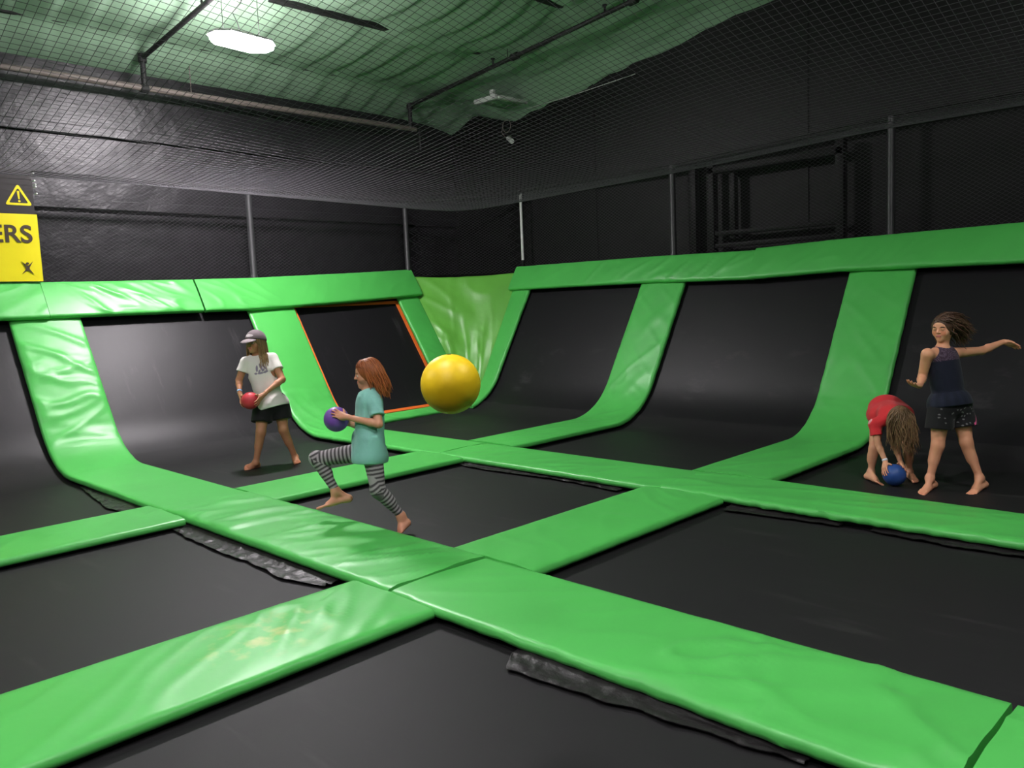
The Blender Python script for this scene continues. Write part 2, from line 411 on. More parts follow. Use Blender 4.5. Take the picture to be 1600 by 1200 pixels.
# ------------------------------------------------------------------ trampoline beds
ZM = -.08
def slab(label, rows, th, m, name, cat, group=None, at=None):
    """rows: list of (list of points, normal) -> thin sheet with thickness"""
    v, f = [], []; n = len(rows[0][0]); R_ = len(rows)
    for pts, nn in rows: v += [np.asarray(p, float) for p in pts]
    for pts, nn in rows: v += [np.asarray(p, float) - np.asarray(nn) * th for p in pts]
    T = R_ * n
    for i in range(R_ - 1):
        for k in range(n - 1):
            a = i * n + k; f.append((a, a + 1, a + n + 1, a + n)); f.append((T + a, T + a + n, T + a + n + 1, T + a + 1))
    ring = [k for k in range(n)] + [i * n + n - 1 for i in range(1, R_)] + [(R_ - 1) * n + k for k in range(n - 2, -1, -1)] + [i * n for i in range(R_ - 2, 0, -1)]
    f += [(ring[i - 1], ring[i], ring[i] + T, ring[i - 1] + T) for i in range(len(ring))]
    o = link(name, v, f, m, at=np.mean(np.array(v), axis=0))
    bm = bmesh.new(); bm.from_mesh(o.data); bmesh.ops.recalc_face_normals(bm, faces=bm.faces[:]); bm.to_mesh(o.data); bm.free()
    sharp(o, 50)
    return tag(o, label, cat, group)
def floor_mat(label, x0, x1, y0, y1, lw=False, rw=False):
    """bed of one cell; lw / rw: runs up the curve of the left / right wall"""
    xs = list(np.linspace(x0, x1, 14)); ys = list(np.linspace(y0, y1, 14))
    o_ = -.082
    def h_left(x):
        d = -x
        if d <= PL.flat_end: return 0
        t = math.asin(min(.6, (d - PL.flat_end) / PL.r)); return PL.r * (1 - math.cos(t))
    def h_right(y):
        if y <= PR.flat_end: return 0
        t = math.asin(min(.6, (y - PR.flat_end) / PR.r)); return PR.r * (1 - math.cos(t))
    if lw: xs = list(np.linspace(-8.98, -8.3, 12)) + list(np.linspace(-8.2, x1, 10))
    if rw: ys = list(np.linspace(y0, 7.5, 10)) + list(np.linspace(7.58, 8.19, 12))
    rows = [([V(x, y, ZM + (h_left(x) if lw else 0) + (h_right(y) if rw else 0)) for x in xs], UP) for y in ys]
    return slab(label, rows, .008, M['mat'], 'trampoline_bed', 'trampoline bed')
e = .05
floor_mat('black trampoline bed the girl in the grey cap stands on', -9, XB[0][0] + e, YA[0][1] - e, YA[1][0] + e, lw=True)
floor_mat('black trampoline bed under the running girl', XB[0][1] - e, XB[1][0] + e, YA[0][1] - e, YA[1][0] + e)
floor_mat('large black trampoline bed in front of the two girls at the right', XB[1][1] - e, XB[2][0] + e, YA[0][1] - e, YA[1][0] + e)
floor_mat('dark trampoline bed in the far corner below the orange frame', -9, XB[0][0] + e, YA[1][1] - e, 8.2, lw=True, rw=True)
floor_mat('dark trampoline bed between the two green wall pads of the right wall', XB[0][1] - e, XB[1][0] + e, YA[1][1] - e, 8.2, rw=True)
floor_mat('dark trampoline bed the girl in navy and the stooping girl stand on', XB[1][1] - e, XB[2][0] + e, YA[1][1] - e, 8.2, rw=True)
floor_mat('black trampoline bed at the left edge below the reflecting wall mat', -9, XB[0][0] + e, -.3, YA[0][0] + e, lw=True)
floor_mat('black trampoline bed at lower left between two green pads', XB[0][1] - e, XB[1][0] + e, -.3, YA[0][0] + e)
floor_mat('black trampoline bed at the bottom centre, nearest the camera', XB[1][1] - e, XB[2][0] + e + .6, -.9, YA[0][0] + e)
def wall_mat(label, fn, pr, c0, c1, ztop, zbot=.10):
    rows = []
    q0, q1 = pr.q_at_z(zbot) + .0, pr.q_at_z(ztop)
    for i in range(19):
        p, nn = pr.at(q0 + (q1 - q0) * i / 18, -.075)
        rows.append(([fn(p[0], p[1], c) for c in np.linspace(c0, c1, 12)], fn(nn[0], nn[1], 0)))
    return slab(label, rows, .008, M['wallmat'], 'wall_trampoline', 'wall trampoline')
wall_mat('leaning black wall trampoline at the left edge, left of the wrinkled pad', left_pt, PL, -.2, YA[0][0] + e, 1.6)
wall_mat('leaning black wall trampoline with pale lamp sheen behind the girl in the grey cap', left_pt, PL, YA[0][1] - e, YA[1][0] + e, 1.6)
og = wall_mat('leaning black wall trampoline bordered with orange webbing', left_pt, PL, YA[1][1] - e, 7.84, 1.66)
wall_mat('leaning black wall trampoline right of the far corner', right_pt, PR, -8.85, XB[0][0] + e, 1.75)
wall_mat('leaning black wall trampoline in the middle of the right wall', right_pt, PR, XB[0][1] - e, XB[1][0] + e, 1.75)
wall_mat('leaning black wall trampoline behind the two girls at the right', right_pt, PR, XB[1][1] - e, XB[2][0] + e, 1.75)
# orange webbing border
def ob(a, b, wd):
    """a,b: (y,z) ends on the left leaning plane"""
    mb = MB(); n = 24; L_, R_ = [], []
    pts = []
    for i in range(n + 1):
        y = a[0] + (b[0] - a[0]) * i / n; z = a[1] + (b[1] - a[1]) * i / n
        p, nn = PL.at(PL.q_at_z(z), -.055); pts.append((left_pt(p[0], p[1], y), left_pt(nn[0], nn[1], 0)))
    d = nrm(pts[-1][0] - pts[0][0])
    vv = []
    for p, nn in pts:
        s = nrm(np.cross(d, nn)); vv += [p - s * wd / 2 - nn * .012, p - s * wd / 2, p + s * wd / 2, p + s * wd / 2 - nn * .012]
    ff = [(i * 4 + k, i * 4 + (k + 1) % 4, i * 4 + 4 + (k + 1) % 4, i * 4 + 4 + k) for i in range(n) for k in range(4)]
    ff += [(3, 2, 1, 0), (n * 4, n * 4 + 1, n * 4 + 2, n * 4 + 3)]
    mb.add(vv, ff); o = mb.build('webbing_strip', M['orange'], og); o['label'] = 'orange webbing strip'
ob((5.985, .12), (5.985, 1.60), .05); ob((7.785, .12), (7.785, 1.62), .05); ob((5.96, .125), (7.81, .125), .055); ob((5.96, 1.595), (7.81, 1.60), .05)

# ------------------------------------------------------------------ setting: floor, walls, ceiling
fl = MB(); fl.box((-12, -4, -.62), (4, 11, -.5))
for (y0, y1) in YA: fl.box((-8.5, y0 + .07, -.5), (2.0, y1 - .07, -.06))
for (x0, x1) in XB:
    fl.box((x0 + .07, -.3, -.5), (x1 - .07, YA[0][0] + .07, -.062)); fl.box((x0 + .07, YA[0][1] - .07, -.5), (x1 - .07, YA[1][0] + .07, -.062)); fl.box((x0 + .07, YA[1][1] - .07, -.5), (x1 - .07, 7.7, -.062))
tag(fl.build('floor', M['floor'], smooth=False), kind='structure')
wl = MB(); wl.box((-11.2, -4, -.6), (-11.0, 10.0, 4.75))
for z in (2.86, 3.76): wl.box((-11.0, -4, z), (-10.93, 10, z + .12), .01)
tag(wl.build('wall_left', M['wall'], smooth=False), kind='structure')
wr_ = MB(); wr_.box((-11.2, 9.86, -.6), (4, 10.06, 6.7))
for x in (-7.9, -4.6, -1.3): wr_.box((x, 9.845, 1.9), (x + .10, 9.86, 6.6), .004)
tag(wr_.build('wall_right', M['wallR'], smooth=False), kind='structure')
tr = MB(); tr.box((-11.0, -4, 1.84), (-10.30, 9.8, 1.90)); tag(tr.build('trim_1', M['wall'], smooth=False), kind='structure')
tr = MB(); tr.box((-10.3, 9.50, 1.90), (4, 9.86, 1.95)); tag(tr.build('trim_2', M['wallR'], smooth=False), kind='structure')
PUR = {-10.4: [(-4, 3.0)], -8.87: [(4.9, 7.2), (8.0, 9.9), (-4, 2.6)], -7.28: [(-4, 9.05), (9.3, 9.9)], -5.7: [(-4, 10)], -4.1: [(-4, 10)], -2.5: [(-4, 10)], -.9: [(-4, 10)]}
def zc(x, y):
    return 5.0 + .14 * (x + 10) - (.24 * math.exp(-max(0, x + 11) / .22)) - .54 * math.exp(-max(0, 9.86 - y) / .55) * max(.3, min(1, (x + 11) / 1.6))
def sheet(x, y):
    z = zc(x, y)
    xs = sorted(PUR)
    # sag between the purlins, in folds that repeat along the building
    lo = max([p for p in xs if p <= x] or [-11.0]); hi = min([p for p in xs if p > x] or [4.0])
    u = (x - lo) / (hi - lo)
    ph = y / .47 + .18 * math.sin(y * 1.7 + lo * 3) + .25 * math.sin(x * 1.3 + y * .3)
    fr = ph - math.floor(ph)
    saw = (fr / .8 if fr < .8 else (1 - fr) / .2)
    sag = .10 * max(0, math.sin(PI * u)) ** .7 + .036 * saw * max(0, math.sin(PI * u)) ** .5
    lap = 0
    for p, d in ((lo, x - lo), (hi, hi - x)):
        segs = PUR.get(p)
        if segs is None: continue
        cov = 1
        for (a, b) in segs:
            cov = min(cov, 1 - max(0, min(1, min(y - a, b - y) / .5)))
        wv = math.exp(-(d / .14) ** 2)
        lap += wv * ((.10 if p > -10 else .03) * cov - .03 * (1 - cov))
    return z - sag - lap
xs = np.linspace(-11.02, 4, 150); ys = np.linspace(-4, 10, 380)
v = [(x, y, sheet(x, y)) for y in ys for x in xs]; nx = len(xs)
f = [(j * nx + i, (j + 1) * nx + i, (j + 1) * nx + i + 1, j * nx + i + 1) for j in range(len(ys) - 1) for i in range(nx - 1)]
k0 = len(v); v += [(a, b, 6.85) for a, b in ((-11.02, -4), (4, -4), (4, 10), (-11.02, 10))]
f.append((k0, k0 + 1, k0 + 2, k0 + 3))
tag(link('ceiling', v, f, M['ceil']), kind='structure')
for p in PUR:
    b = MB(); z = zc(p, 5)
    b.box((p - .05, -4, z - .045), (p + .05, 9.85, z + .10)); tag(b.build('trim_3', M['purlin'], smooth=False), kind='structure')

# ------------------------------------------------------------------ sprinkler pipes
main = MB().tube([(-10.6, .8, 4.35), (-10.6, 8.72, 4.36)], .038, 14)
mp = main.build('sprinkler_main', M['pipe'], at=(-10.6, 4, 4.35))
tag(mp, 'grey brown sprinkler main running along the top of the left wall', 'pipe')
MB().tube([(-10.6, 4.33, 4.35), (-10.6, 4.42, 4.35)], .052, 14).build('coupling', M['purlin'], mp)
MB().tube([(-10.6, 8.72, 4.36), (-10.6, 8.80, 4.36), (-10.62, 8.82, 4.2), (-10.62, 8.82, 4.02), (-10.62, 8.1, 3.96)], .022, 10).build('drain_pipe', M['purlin'], mp)
def branch(y, xe, label, heads):
    t = empty('sprinkler_branch', (-10.6, y, 4.36))
    z0 = 4.72
    MB().tube([(-10.6, y, 4.38), (-10.6, y, z0)], .034, 12).build('riser', M['purlin'], t)
    MB().tube([(-10.6, y, z0 - .05), (-10.6, y, z0 + .05)], .052, 12).build('elbow', M['purlin'], t)
    zz = lambda x: z0 + .092 * (x + 10.6)
    MB().tube([(-10.6, y, z0), (xe, y, zz(xe))], .030, 12).build('branch_pipe', M['purlin'], t)
    for x in heads:
        h = MB().tube([(x, y, zz(x)), (x, y, zz(x) + .10)], .014, 8); h.tube([(x, y, zz(x) + .10), (x, y, zz(x) + .115)], .032, 10)
        h.build('sprinkler_head', M['purlin'], t)
        MB().tube([(x + .3, y, zz(x + .3)), (x + .3, y, zz(x + .3) + .22)], .006, 6).build('hanger_rod', M['purlin'], t)
    for x in heads: MB().tube([(x + .38, y, zz(x + .38)), (x + .50, y, zz(x + .5))], .05, 12).build('coupling', M['purlin'], t)
    return tag(t, label, 'pipe', 'sprinkler branch pipes')
branch(4.38, -2.5, 'black sprinkler branch pipe left of the lit lamp', [-8.9, -6.0])
branch(8.62, -2.5, 'black sprinkler branch pipe above the far corner', [-8.65, -6.6])
MB().tube([(-10.6, 4.98, 4.37), (-10.6, 4.98, 4.72)], .006, 6).build('hanger_rod', M['pipe'], mp)

# ------------------------------------------------------------------ lamps
def high_bay(label, c, strong=False, rot=0.15, lx=.40, ly=.74, group=None, strength=None):
    t = empty('high_bay_lamp', c); t.rotation_euler = (0, 0, 0)
    cx, cy, cz = c; ca, sa = math.cos(rot), math.sin(rot)
    def T(x, y, z): return (cx + x * ca - y * sa, cy + x * sa + y * ca, cz + z)
    out = [(-lx / 2, -ly * .33), (-lx * .2, -ly / 2), (lx * .2, -ly / 2), (lx / 2, -ly * .33), (lx / 2, ly * .33), (lx * .2, ly / 2), (-lx * .2, ly / 2), (-lx / 2, ly * .33)]
    n = len(out); mb = MB()
    v = [T(x, y, .0) for x, y in out] + [T(x, y, .025) for x, y in out] + [T(x * .7, y * .8, .045) for x, y in out]
    ff = [(i, (i + 1) % n, n + (i + 1) % n, n + i) for i in range(n)] + [(n + i, n + (i + 1) % n, 2 * n + (i + 1) % n, 2 * n + i) for i in range(n)] + [tuple(range(2 * n, 3 * n))]
    ff.append(tuple(range(n))[::-1])
    mb.add(v, ff); mb.build('housing', M['housing'], t, smooth=False)
    mb = MB(); v = [T(x * .96, y * .96, -.002) for x, y in out] + [T(x * .90, y * .93, -.05) for x, y in out]
    mb.add(v, [(i, n + i, n + (i + 1) % n, (i + 1) % n) for i in range(n)] + [tuple(range(n, 2 * n))[::-1], tuple(range(n))])
    mb.build('lens', M['lens'] if strong else M['lens2'], t, smooth=False)
    mb = MB(); mb.add([T(x * .68, y * .78, .046) for x, y in out] + [T(x * .6, y * .7, .055) for x, y in out], [(i, (i + 1) % n, n + (i + 1) % n, n + i) for i in range(n)] + [tuple(range(n, 2 * n)), tuple(range(n))[::-1]])
    mb.build('top_lens', M['uplight'], t, smooth=False)
    zt = zc(cx, cy)
    for s in (-1, 1): MB().tube([T(0, s * ly * .3, .05), T(0, s * ly * .3, zt - cz)], .004, 6).build('hanging_cable', M['purlin'], t)
    c1 = MB().tube([T(0, 0, .05), T(-.10, .02, .22), T(-.14, .0, .32), T(-.06, .06, .42), T(0, .1, max(.45, zt - cz))], .006, 6); c1.build('power_cord', M['purlin'], t)
    return tag(t, label, 'ceiling lamp', group)
high_bay('bright lit high bay lamp hanging under the green ceiling at upper left', (-8.40, 4.56, 4.43), True, rot=.10)
high_bay('lit high bay lamp over the middle of the trampolines, above the frame', (-2.4, .8, 5.35), rot=.10)
high_bay('lit high bay lamp behind the camera over the left side', (-6.6, -2.4, 5.0), rot=.10)
high_bay('lit high bay lamp behind the camera', (.6, -2.2, 5.5), rot=.10)
high_bay('lit high bay lamp over the right-hand trampolines, outside the frame', (0.8, 4.2, 5.75), rot=.10)
# unlit strip fixture near the corner
t = empty('strip_light', (-9.3, 9.4, 4.62)); tag(t, 'unlit white strip light fixture under the ceiling near the far corner', 'ceiling lamp')
FX, FY, FZ = -.42, .12, -.02
def fb(lo, hi, b_): return MB().box([lo[0] + FX, lo[1] + FY - .0, lo[2] + FZ], [hi[0] + FX, hi[1] + FY, hi[2] + FZ], b_)
fb((-8.98, 8.78, 4.56), (-8.50, 8.88, 4.64), .02).build('end_reflector', M['whiteplastic'], t)
fb((-8.56, 8.84, 4.57), (-8.47, 9.48, 4.63), .02).build('side_reflector', M['whiteplastic'], t)
fb((-8.98, 8.88, 4.59), (-8.56, 9.48, 4.62), .008).build('diffuser', M['ceil'], t)  # ceiling green as panel colour, a painted-in green reflection
fb((-8.64, 8.80, 4.64), (-8.56, 8.86, 4.72), .01).build('bracket', M['whiteplastic'], t)
# wall camera with wire coil
t = empty('security_camera', (-9.35, 9.80, 4.10)); tag(t, 'small white camera with a loop of cable on the dark wall near the corner', 'camera')
MB().tube([(-9.52, 9.83, 4.14), (-9.45, 9.74, 4.16), (-9.38, 9.68, 4.10)], .018, 8).build('arm', M['pipe'], t)
MB().tube([(-9.42, 9.66, 4.13), (-9.24, 9.56, 4.04)], [.034, .038], 12).build('camera_housing', M['whiteplastic'], t)
MB().tube([(-9.56 + .09 * math.cos(a), 9.78, 4.36 + .10 * math.sin(a)) for a in np.linspace(0, 4 * PI, 50)] , .006, 6).build('cable_loop', M['pipe'], t)
MB().tube([(-9.66, 9.79, 4.38), (-9.70, 9.80, 4.28), (-9.60, 9.82, 4.16), (-9.52, 9.82, 4.14)], .004, 6).build('cable', M['pipe'], t)
cb = MB().tube([(-9.3, 9.80, 4.55), (-8.2, 9.79, 4.565), (-7.0, 9.80, 4.63)], .005, 6).build('wire', M['whiteplastic'], at=(-8.9, 9.8, 4.55))
tag(cb, 'thin pale wire stretched along the top of the right wall', 'wire')

# ------------------------------------------------------------------ net posts and top rails
def post(x, y, z0, z1, label, white=False, r=.042):
    t = empty('net_post', (x, y, z0))
    MB().tube([(x, y, z0), (x, y, z0 + .10), (x, y, z0 + .12), (x, y, z1)], [r * 1.25, r * 1.2, r, r], 14).build('sleeve', M['whiteplastic'] if white else M['postpad'], t)
    if white: MB().tube([(x, y, z0 - .02), (x, y, z0 + .16)], r * 1.3, 14).build('base_sleeve', M['blacksteel'], t)
    MB().box((x - .06, y - .06, z0 - .03), (x + .06, y + .06, z0 + .012), .005).build('base_plate', M['blacksteel'], t)
    return tag(t, label, 'post', 'net posts')
post(-10.36, 2.80, 1.90, 3.17, 'black net post beside the yellow banner')
post(-10.36, 5.55, 1.90, 3.12, 'dark grey net post on the left rail above the girl in the grey cap')
post(-10.36, 8.22, 1.90, 3.12, 'thin dark net post at the end of the left rail, left of the corner drape')
post(-9.12, 9.58, 2.00, 3.26, 'slim white net post at the corner start of the right rail', True, .022)
post(-6.28, 9.58, 1.95, 3.24, 'black net post left of the metal frame on the right rail')
post(-3.43, 9.58, 1.95, 3.36, 'grey net post right of the metal frame on the right rail')
o = MB().tube([(-10.36, .5, 3.16), (-10.36, 5.0, 3.15), (-10.36, 8.22, 3.12), (-9.12, 9.58, 3.22)], .032, 12).build('net_rail', M['blacksteel'], at=(-10.36, 3, 3.15)); tag(o, 'black pipe holding the edge of the net along the left side', 'pipe')
o = MB().tube([(-9.12, 9.58, 3.24), (-6.28, 9.58, 3.22), (-3.43, 9.58, 3.34), (-.5, 9.58, 3.36)], .030, 12).build('net_rail', M['blacksteel'], at=(-6, 9.6, 3.2)); tag(o, 'black pipe holding the edge of the net along the right side', 'pipe')
# black metal frame on the right rail
t = empty('metal_frame', (-4.8, 9.66, 1.97)); tag(t, 'black metal frame with two low crossbars above the rail on the right wall', 'metal frame')
for x in (-5.72, -4.02): MB().box((x - .05, 9.60, 1.95), (x + .05, 9.72, 3.22), .008).build('upright', M['blacksteel'], t)
MB().box((-5.48, 9.66, 2.2), (-5.40, 9.76, 3.1), .006).build('inner_upright', M['blacksteel'], t)
for z in (2.12, 2.28): MB().box((-5.69, 9.62, z - .028), (-4.05, 9.70, z + .028), .006).build('crossbar', M['blacksteel'], t)
MB().box((-5.76, 9.60, 3.05), (-3.98, 9.72, 3.14), .008).build('top_bar', M['blacksteel'], t)
o = MB().box((-6.10, 9.70, 1.95), (-6.00, 9.80, 3.3), .006).build('steel_column', M['blacksteel'], at=(-6.05, 9.75, 1.95)); tag(o, 'plain black column between the net post and the metal frame', 'column')

# ------------------------------------------------------------------ banner
t = empty('banner', (-10.20, 2.4, 1.93)); tag(t, 'yellow and black warning banner ending in ERS at the left edge', 'banner')
MB().box((-10.215, 1.7, 2.67), (-10.20, 2.885, 3.16), 0).build('black_panel', M['signblack'], t, smooth=False)
ban = MB(); nb = 16
v = []; f = []
for i in range(nb + 1):
    for k in range(nb + 1):
        y = 1.7 + 1.20 * i / nb; z = 1.945 + .735 * k / nb
        v.append((-10.186 + .003 * math.sin(y * 9) * math.sin(z * 7), y, z))
f = [(i * (nb + 1) + k, (i + 1) * (nb + 1) + k, (i + 1) * (nb + 1) + k + 1, i * (nb + 1) + k + 1) for i in range(nb) for k in range(nb)]
k0 = len(v); v += [(a - .008, b, c) for a, b, c in v]; f += [[q + k0 for q in g][::-1] for g in f]
ban.add(v, f); yp = ban.build('yellow_panel', M['yellow'], t)
def glyphs(txt, m, parent, name, right, base, height, bold=.010, sx=1.0):
    cu = bpy.data.curves.new('glyph', 'FONT'); cu.body = txt; cu.extrude = .003; cu.offset = bold; cu.space_character = 1.02
    ob_ = bpy.data.objects.new('glyph', cu); col.objects.link(ob_)
    dg = bpy.context.evaluated_depsgraph_get(); me = bpy.data.meshes.new_from_object(ob_.evaluated_get(dg))
    co = np.array([p.co[:] for p in me.vertices]); fs = [list(p.vertices) for p in me.polygons]
    bpy.data.objects.remove(ob_); bpy.data.curves.remove(cu); bpy.data.meshes.remove(me)
    s = height / (co[:, 1].max() - co[:, 1].min())
    x = (co[:, 0] - co[:, 0].max()) * s * sx; z = (co[:, 1] - co[:, 1].min()) * s
    vv = np.stack([-10.180 + co[:, 2] * .6, right + x, base + z], 1)
    return link(name, vv, fs, m, parent, smooth=False)
glyphs('ERS', M['ink'], t, 'lettering', 2.832, 2.365, .195, .018, 1.0)
# warning triangle outline + exclamation mark
def rounded(pts, r, n=6):
    out = []; L_ = len(pts)
    for i in range(L_):
        p, a, b = V(*pts[i]), V(*pts[i - 1]), V(*pts[(i + 1) % L_])
        da, db = nrm(a - p), nrm(b - p)
        for k in range(n + 1):
            u = k / n; out.append(tuple((1 - u) ** 2 * (p + da * r) + 2 * u * (1 - u) * p + u * u * (p + db * r)))
    return out
ya_, z0_ = 2.745, 2.775
o1 = rounded([(-.145, 0), (.125, .0), (-.005, .235)], .035); o2 = rounded([(-.105, .024), (.085, .024), (-.007, .188)], .02)
n = len(o1); mb = MB()
vv = [(-10.196, ya_ + a, z0_ + b) for a, b in o1] + [(-10.196, ya_ + a, z0_ + b) for a, b in o2] + [(-10.202, ya_ + a, z0_ + b) for a, b in o1] + [(-10.202, ya_ + a, z0_ + b) for a, b in o2]
mb.add(vv, [(i, (i + 1) % n, n + (i + 1) % n, n + i) for i in range(n)] + [(2 * n + i, 2 * n + (i + 1) % n, (i + 1) % n, i) for i in range(n)])
mb.build('warning_triangle', M['yellow'], t, smooth=False)
ex = MB().prism(rounded([(-.020, .155), (-.010, .065), (.004, .065), (.006, .155)], .006), (-10.202, ya_ + .0, z0_), (0, 1, 0), (0, 0, 1), (1, 0, 0), .006)
ex.prism([(.0 + .012 * math.cos(a) - .002, .045 + .012 * math.sin(a)) for a in np.linspace(0, 2 * PI, 13)[:-1]], (-10.202, ya_, z0_), (0, 1, 0), (0, 0, 1), (1, 0, 0), .006)
ex.build('exclamation_mark', M['yellow'], t, smooth=False)
lg = MB(); O = (-10.184, 2.757, 2.030); K = .135
fig = [(-.02, .52), (-.40, .98), (-.12, .62), (-.03, .60), (.03, .60), (.12, .62), (.40, .98), (.16, .50), (.14, .38), (.40, -.04), (.06, .26), (0, .24), (-.06, .26), (-.46, -.04), (-.14, .38), (-.14, .50), (-.40, .98)]
fig = [(-.46, -.02), (-.13, .36), (-.13, .50), (-.42, 1.0), (-.08, .66), (.08, .66), (.42, 1.0), (.13, .50), (.13, .36), (.42, -.06), (.05, .24), (-.06, .24)]
lg.prism([(a * K, b * K) for a, b in fig][::-1], O, (0, 1, 0), (0, 0, 1), (1, 0, 0), .007)
lg.prism([(.015 * math.cos(a), .82 * K + .013 * math.sin(a)) for a in np.linspace(0, 2 * PI, 15)[:-1]], O, (0, 1, 0), (0, 0, 1), (1, 0, 0), .007)
lg.build('leaping_figure_logo', M['ink'], t, smooth=False)
for i, (y, z) in enumerate([(2.90, 3.13), (2.905, 3.05), (2.91, 3.01), (2.912, 2.985), (2.915, 2.91)]):
    MB().tube([(-10.21, y - .012, z - .008), (-10.185, y, z), (-10.21, y + .014, z + .006)], .009, 6).build('grommet', M['whiteplastic'], t)

# ------------------------------------------------------------------ nets
def cord_mesh(lines, r, nsides=3):
    V_, F_ = [], []; base = 0
    for pts in lines:
        pts = np.asarray(pts, float); n = len(pts)
        if n < 2: continue
        t = np.gradient(pts, axis=0); t /= np.linalg.norm(t, axis=1)[:, None] + 1e-9
        up = np.where(np.abs(t[:, 2:3]) < .9, V(0, 0, 1)[None], V(1, 0, 0)[None])
        a = np.cross(t, up); a /= np.linalg.norm(a, axis=1)[:, None]; b = np.cross(t, a)
        ring = np.stack([pts + r * (a * math.cos(2 * PI * k / nsides) + b * math.sin(2 * PI * k / nsides)) for k in range(nsides)], 1)
        V_.append(ring.reshape(-1, 3))
        i = np.arange(n - 1)[:, None] * nsides; k = np.arange(nsides)[None]
        q = np.stack([i + k, i + (k + 1) % nsides, i + nsides + (k + 1) % nsides, i + nsides + k], -1).reshape(-1, 4) + base
        F_.append(q); base += n * nsides
    return np.concatenate(V_), np.concatenate(F_)
def big_mesh(name, v, f, m, smooth=True):
    me = bpy.data.meshes.new(name); nf = len(f)
    me.vertices.add(len(v)); me.vertices.foreach_set('co', np.asarray(v, 'f').ravel())
    me.loops.add(nf * 4); me.loops.foreach_set('vertex_index', np.asarray(f, 'i').ravel())
    me.polygons.add(nf); me.polygons.foreach_set('loop_start', np.arange(0, nf * 4, 4, dtype='i')); me.polygons.foreach_set('loop_total', np.full(nf, 4, 'i'))
    me.update(calc_edges=True); me.validate()
    if smooth: me.polygons.foreach_set('use_smooth', np.ones(nf, bool))
    me.materials.append(m); o = bpy.data.objects.new(name, me); col.objects.link(o); return o
def ss(t):
    t = np.clip(t, 0, 1); return t * t * (3 - 2 * t)
XN, YN = -10.36, 9.58
def net_z(x, y):
    u = x - XN; w_ = YN - y
    uu, ww = np.maximum(u, 1e-3), np.maximum(w_, 1e-3)
    d = (uu ** -2.0 + ww ** -2.0) ** -.5
    k = ww ** 2 / (uu ** 2 + ww ** 2)
    edge = 3.13 * k + (3.22 + .13 * ss((x + 6) / 3)) * (1 - k)
    far = np.clip(np.hypot(np.maximum(u, 0), np.maximum(w_, 0)) / 7, 0, 1)
    base = 2.79 + .23 * far
    z = base + (edge - base) * np.exp(-np.clip(d, 0, 99) / .55)
    return z + 1.8 * ss((u - .6) / 8) * ss((w_ - .6) / 8)
CELL = .068
lines = []
for y in np.arange(YN, -1.2, -CELL):
    x = np.concatenate([np.linspace(XN, XN + 3, 26)[:-1], np.linspace(XN + 3, 3.2, 40)]); lines.append(np.stack([x, np.full_like(x, y), net_z(x, np.full_like(x, y))], 1))
for x in np.arange(XN, 3.2, CELL):
    y = np.concatenate([np.linspace(YN, YN - 3, 26)[:-1], np.linspace(YN - 3, -1.2, 36)]); lines.append(np.stack([np.full_like(y, x), y, net_z(np.full_like(y, x), y)], 1))
v, f = cord_mesh(lines, .0023)
o = big_mesh('overhead_net', v, f, M['rope']); tag(o, 'dark cord net sagging overhead across the whole trampoline hall', 'net')
def side_net(label, A, B, z0, z1, cell=.055, r=.0014):
    A, B = V(*A), V(*B); Ln = np.linalg.norm(B - A); d = (B - A) / Ln; H = z1 - z0; lines = []
    s = cell * 1.25
    for off in np.arange(-H / .62, Ln + H / .62, s):
        for sg in (1, -1):
            # line u = off + sg * h / .62 ...
            pts = []
            for h in np.linspace(0, H, 9):
                u = off + sg * h / .62
                if 0 <= u <= Ln: pts.append([A[0] + d[0] * u, A[1] + d[1] * u, z0 + h])
            if len(pts) > 1: lines.append(pts)
    v, f = cord_mesh(lines, r); v = v
    o = big_mesh('side_net', v, f, M['rope']); return tag(o, label, 'net', 'upright nets behind the rails')
side_net('diamond mesh net standing behind the left rail', (-10.36, 2.86, 0), (-10.36, 8.22, 0), 1.90, 3.13)
side_net('diamond mesh net standing behind the right rail', (-9.12, 9.58, 0), (-.6, 9.58, 0), 1.97, 3.22)
side_net('short diamond mesh net across the far corner above the drape', (-10.36, 8.22, 0), (-9.12, 9.58, 0), 1.97, 3.12)
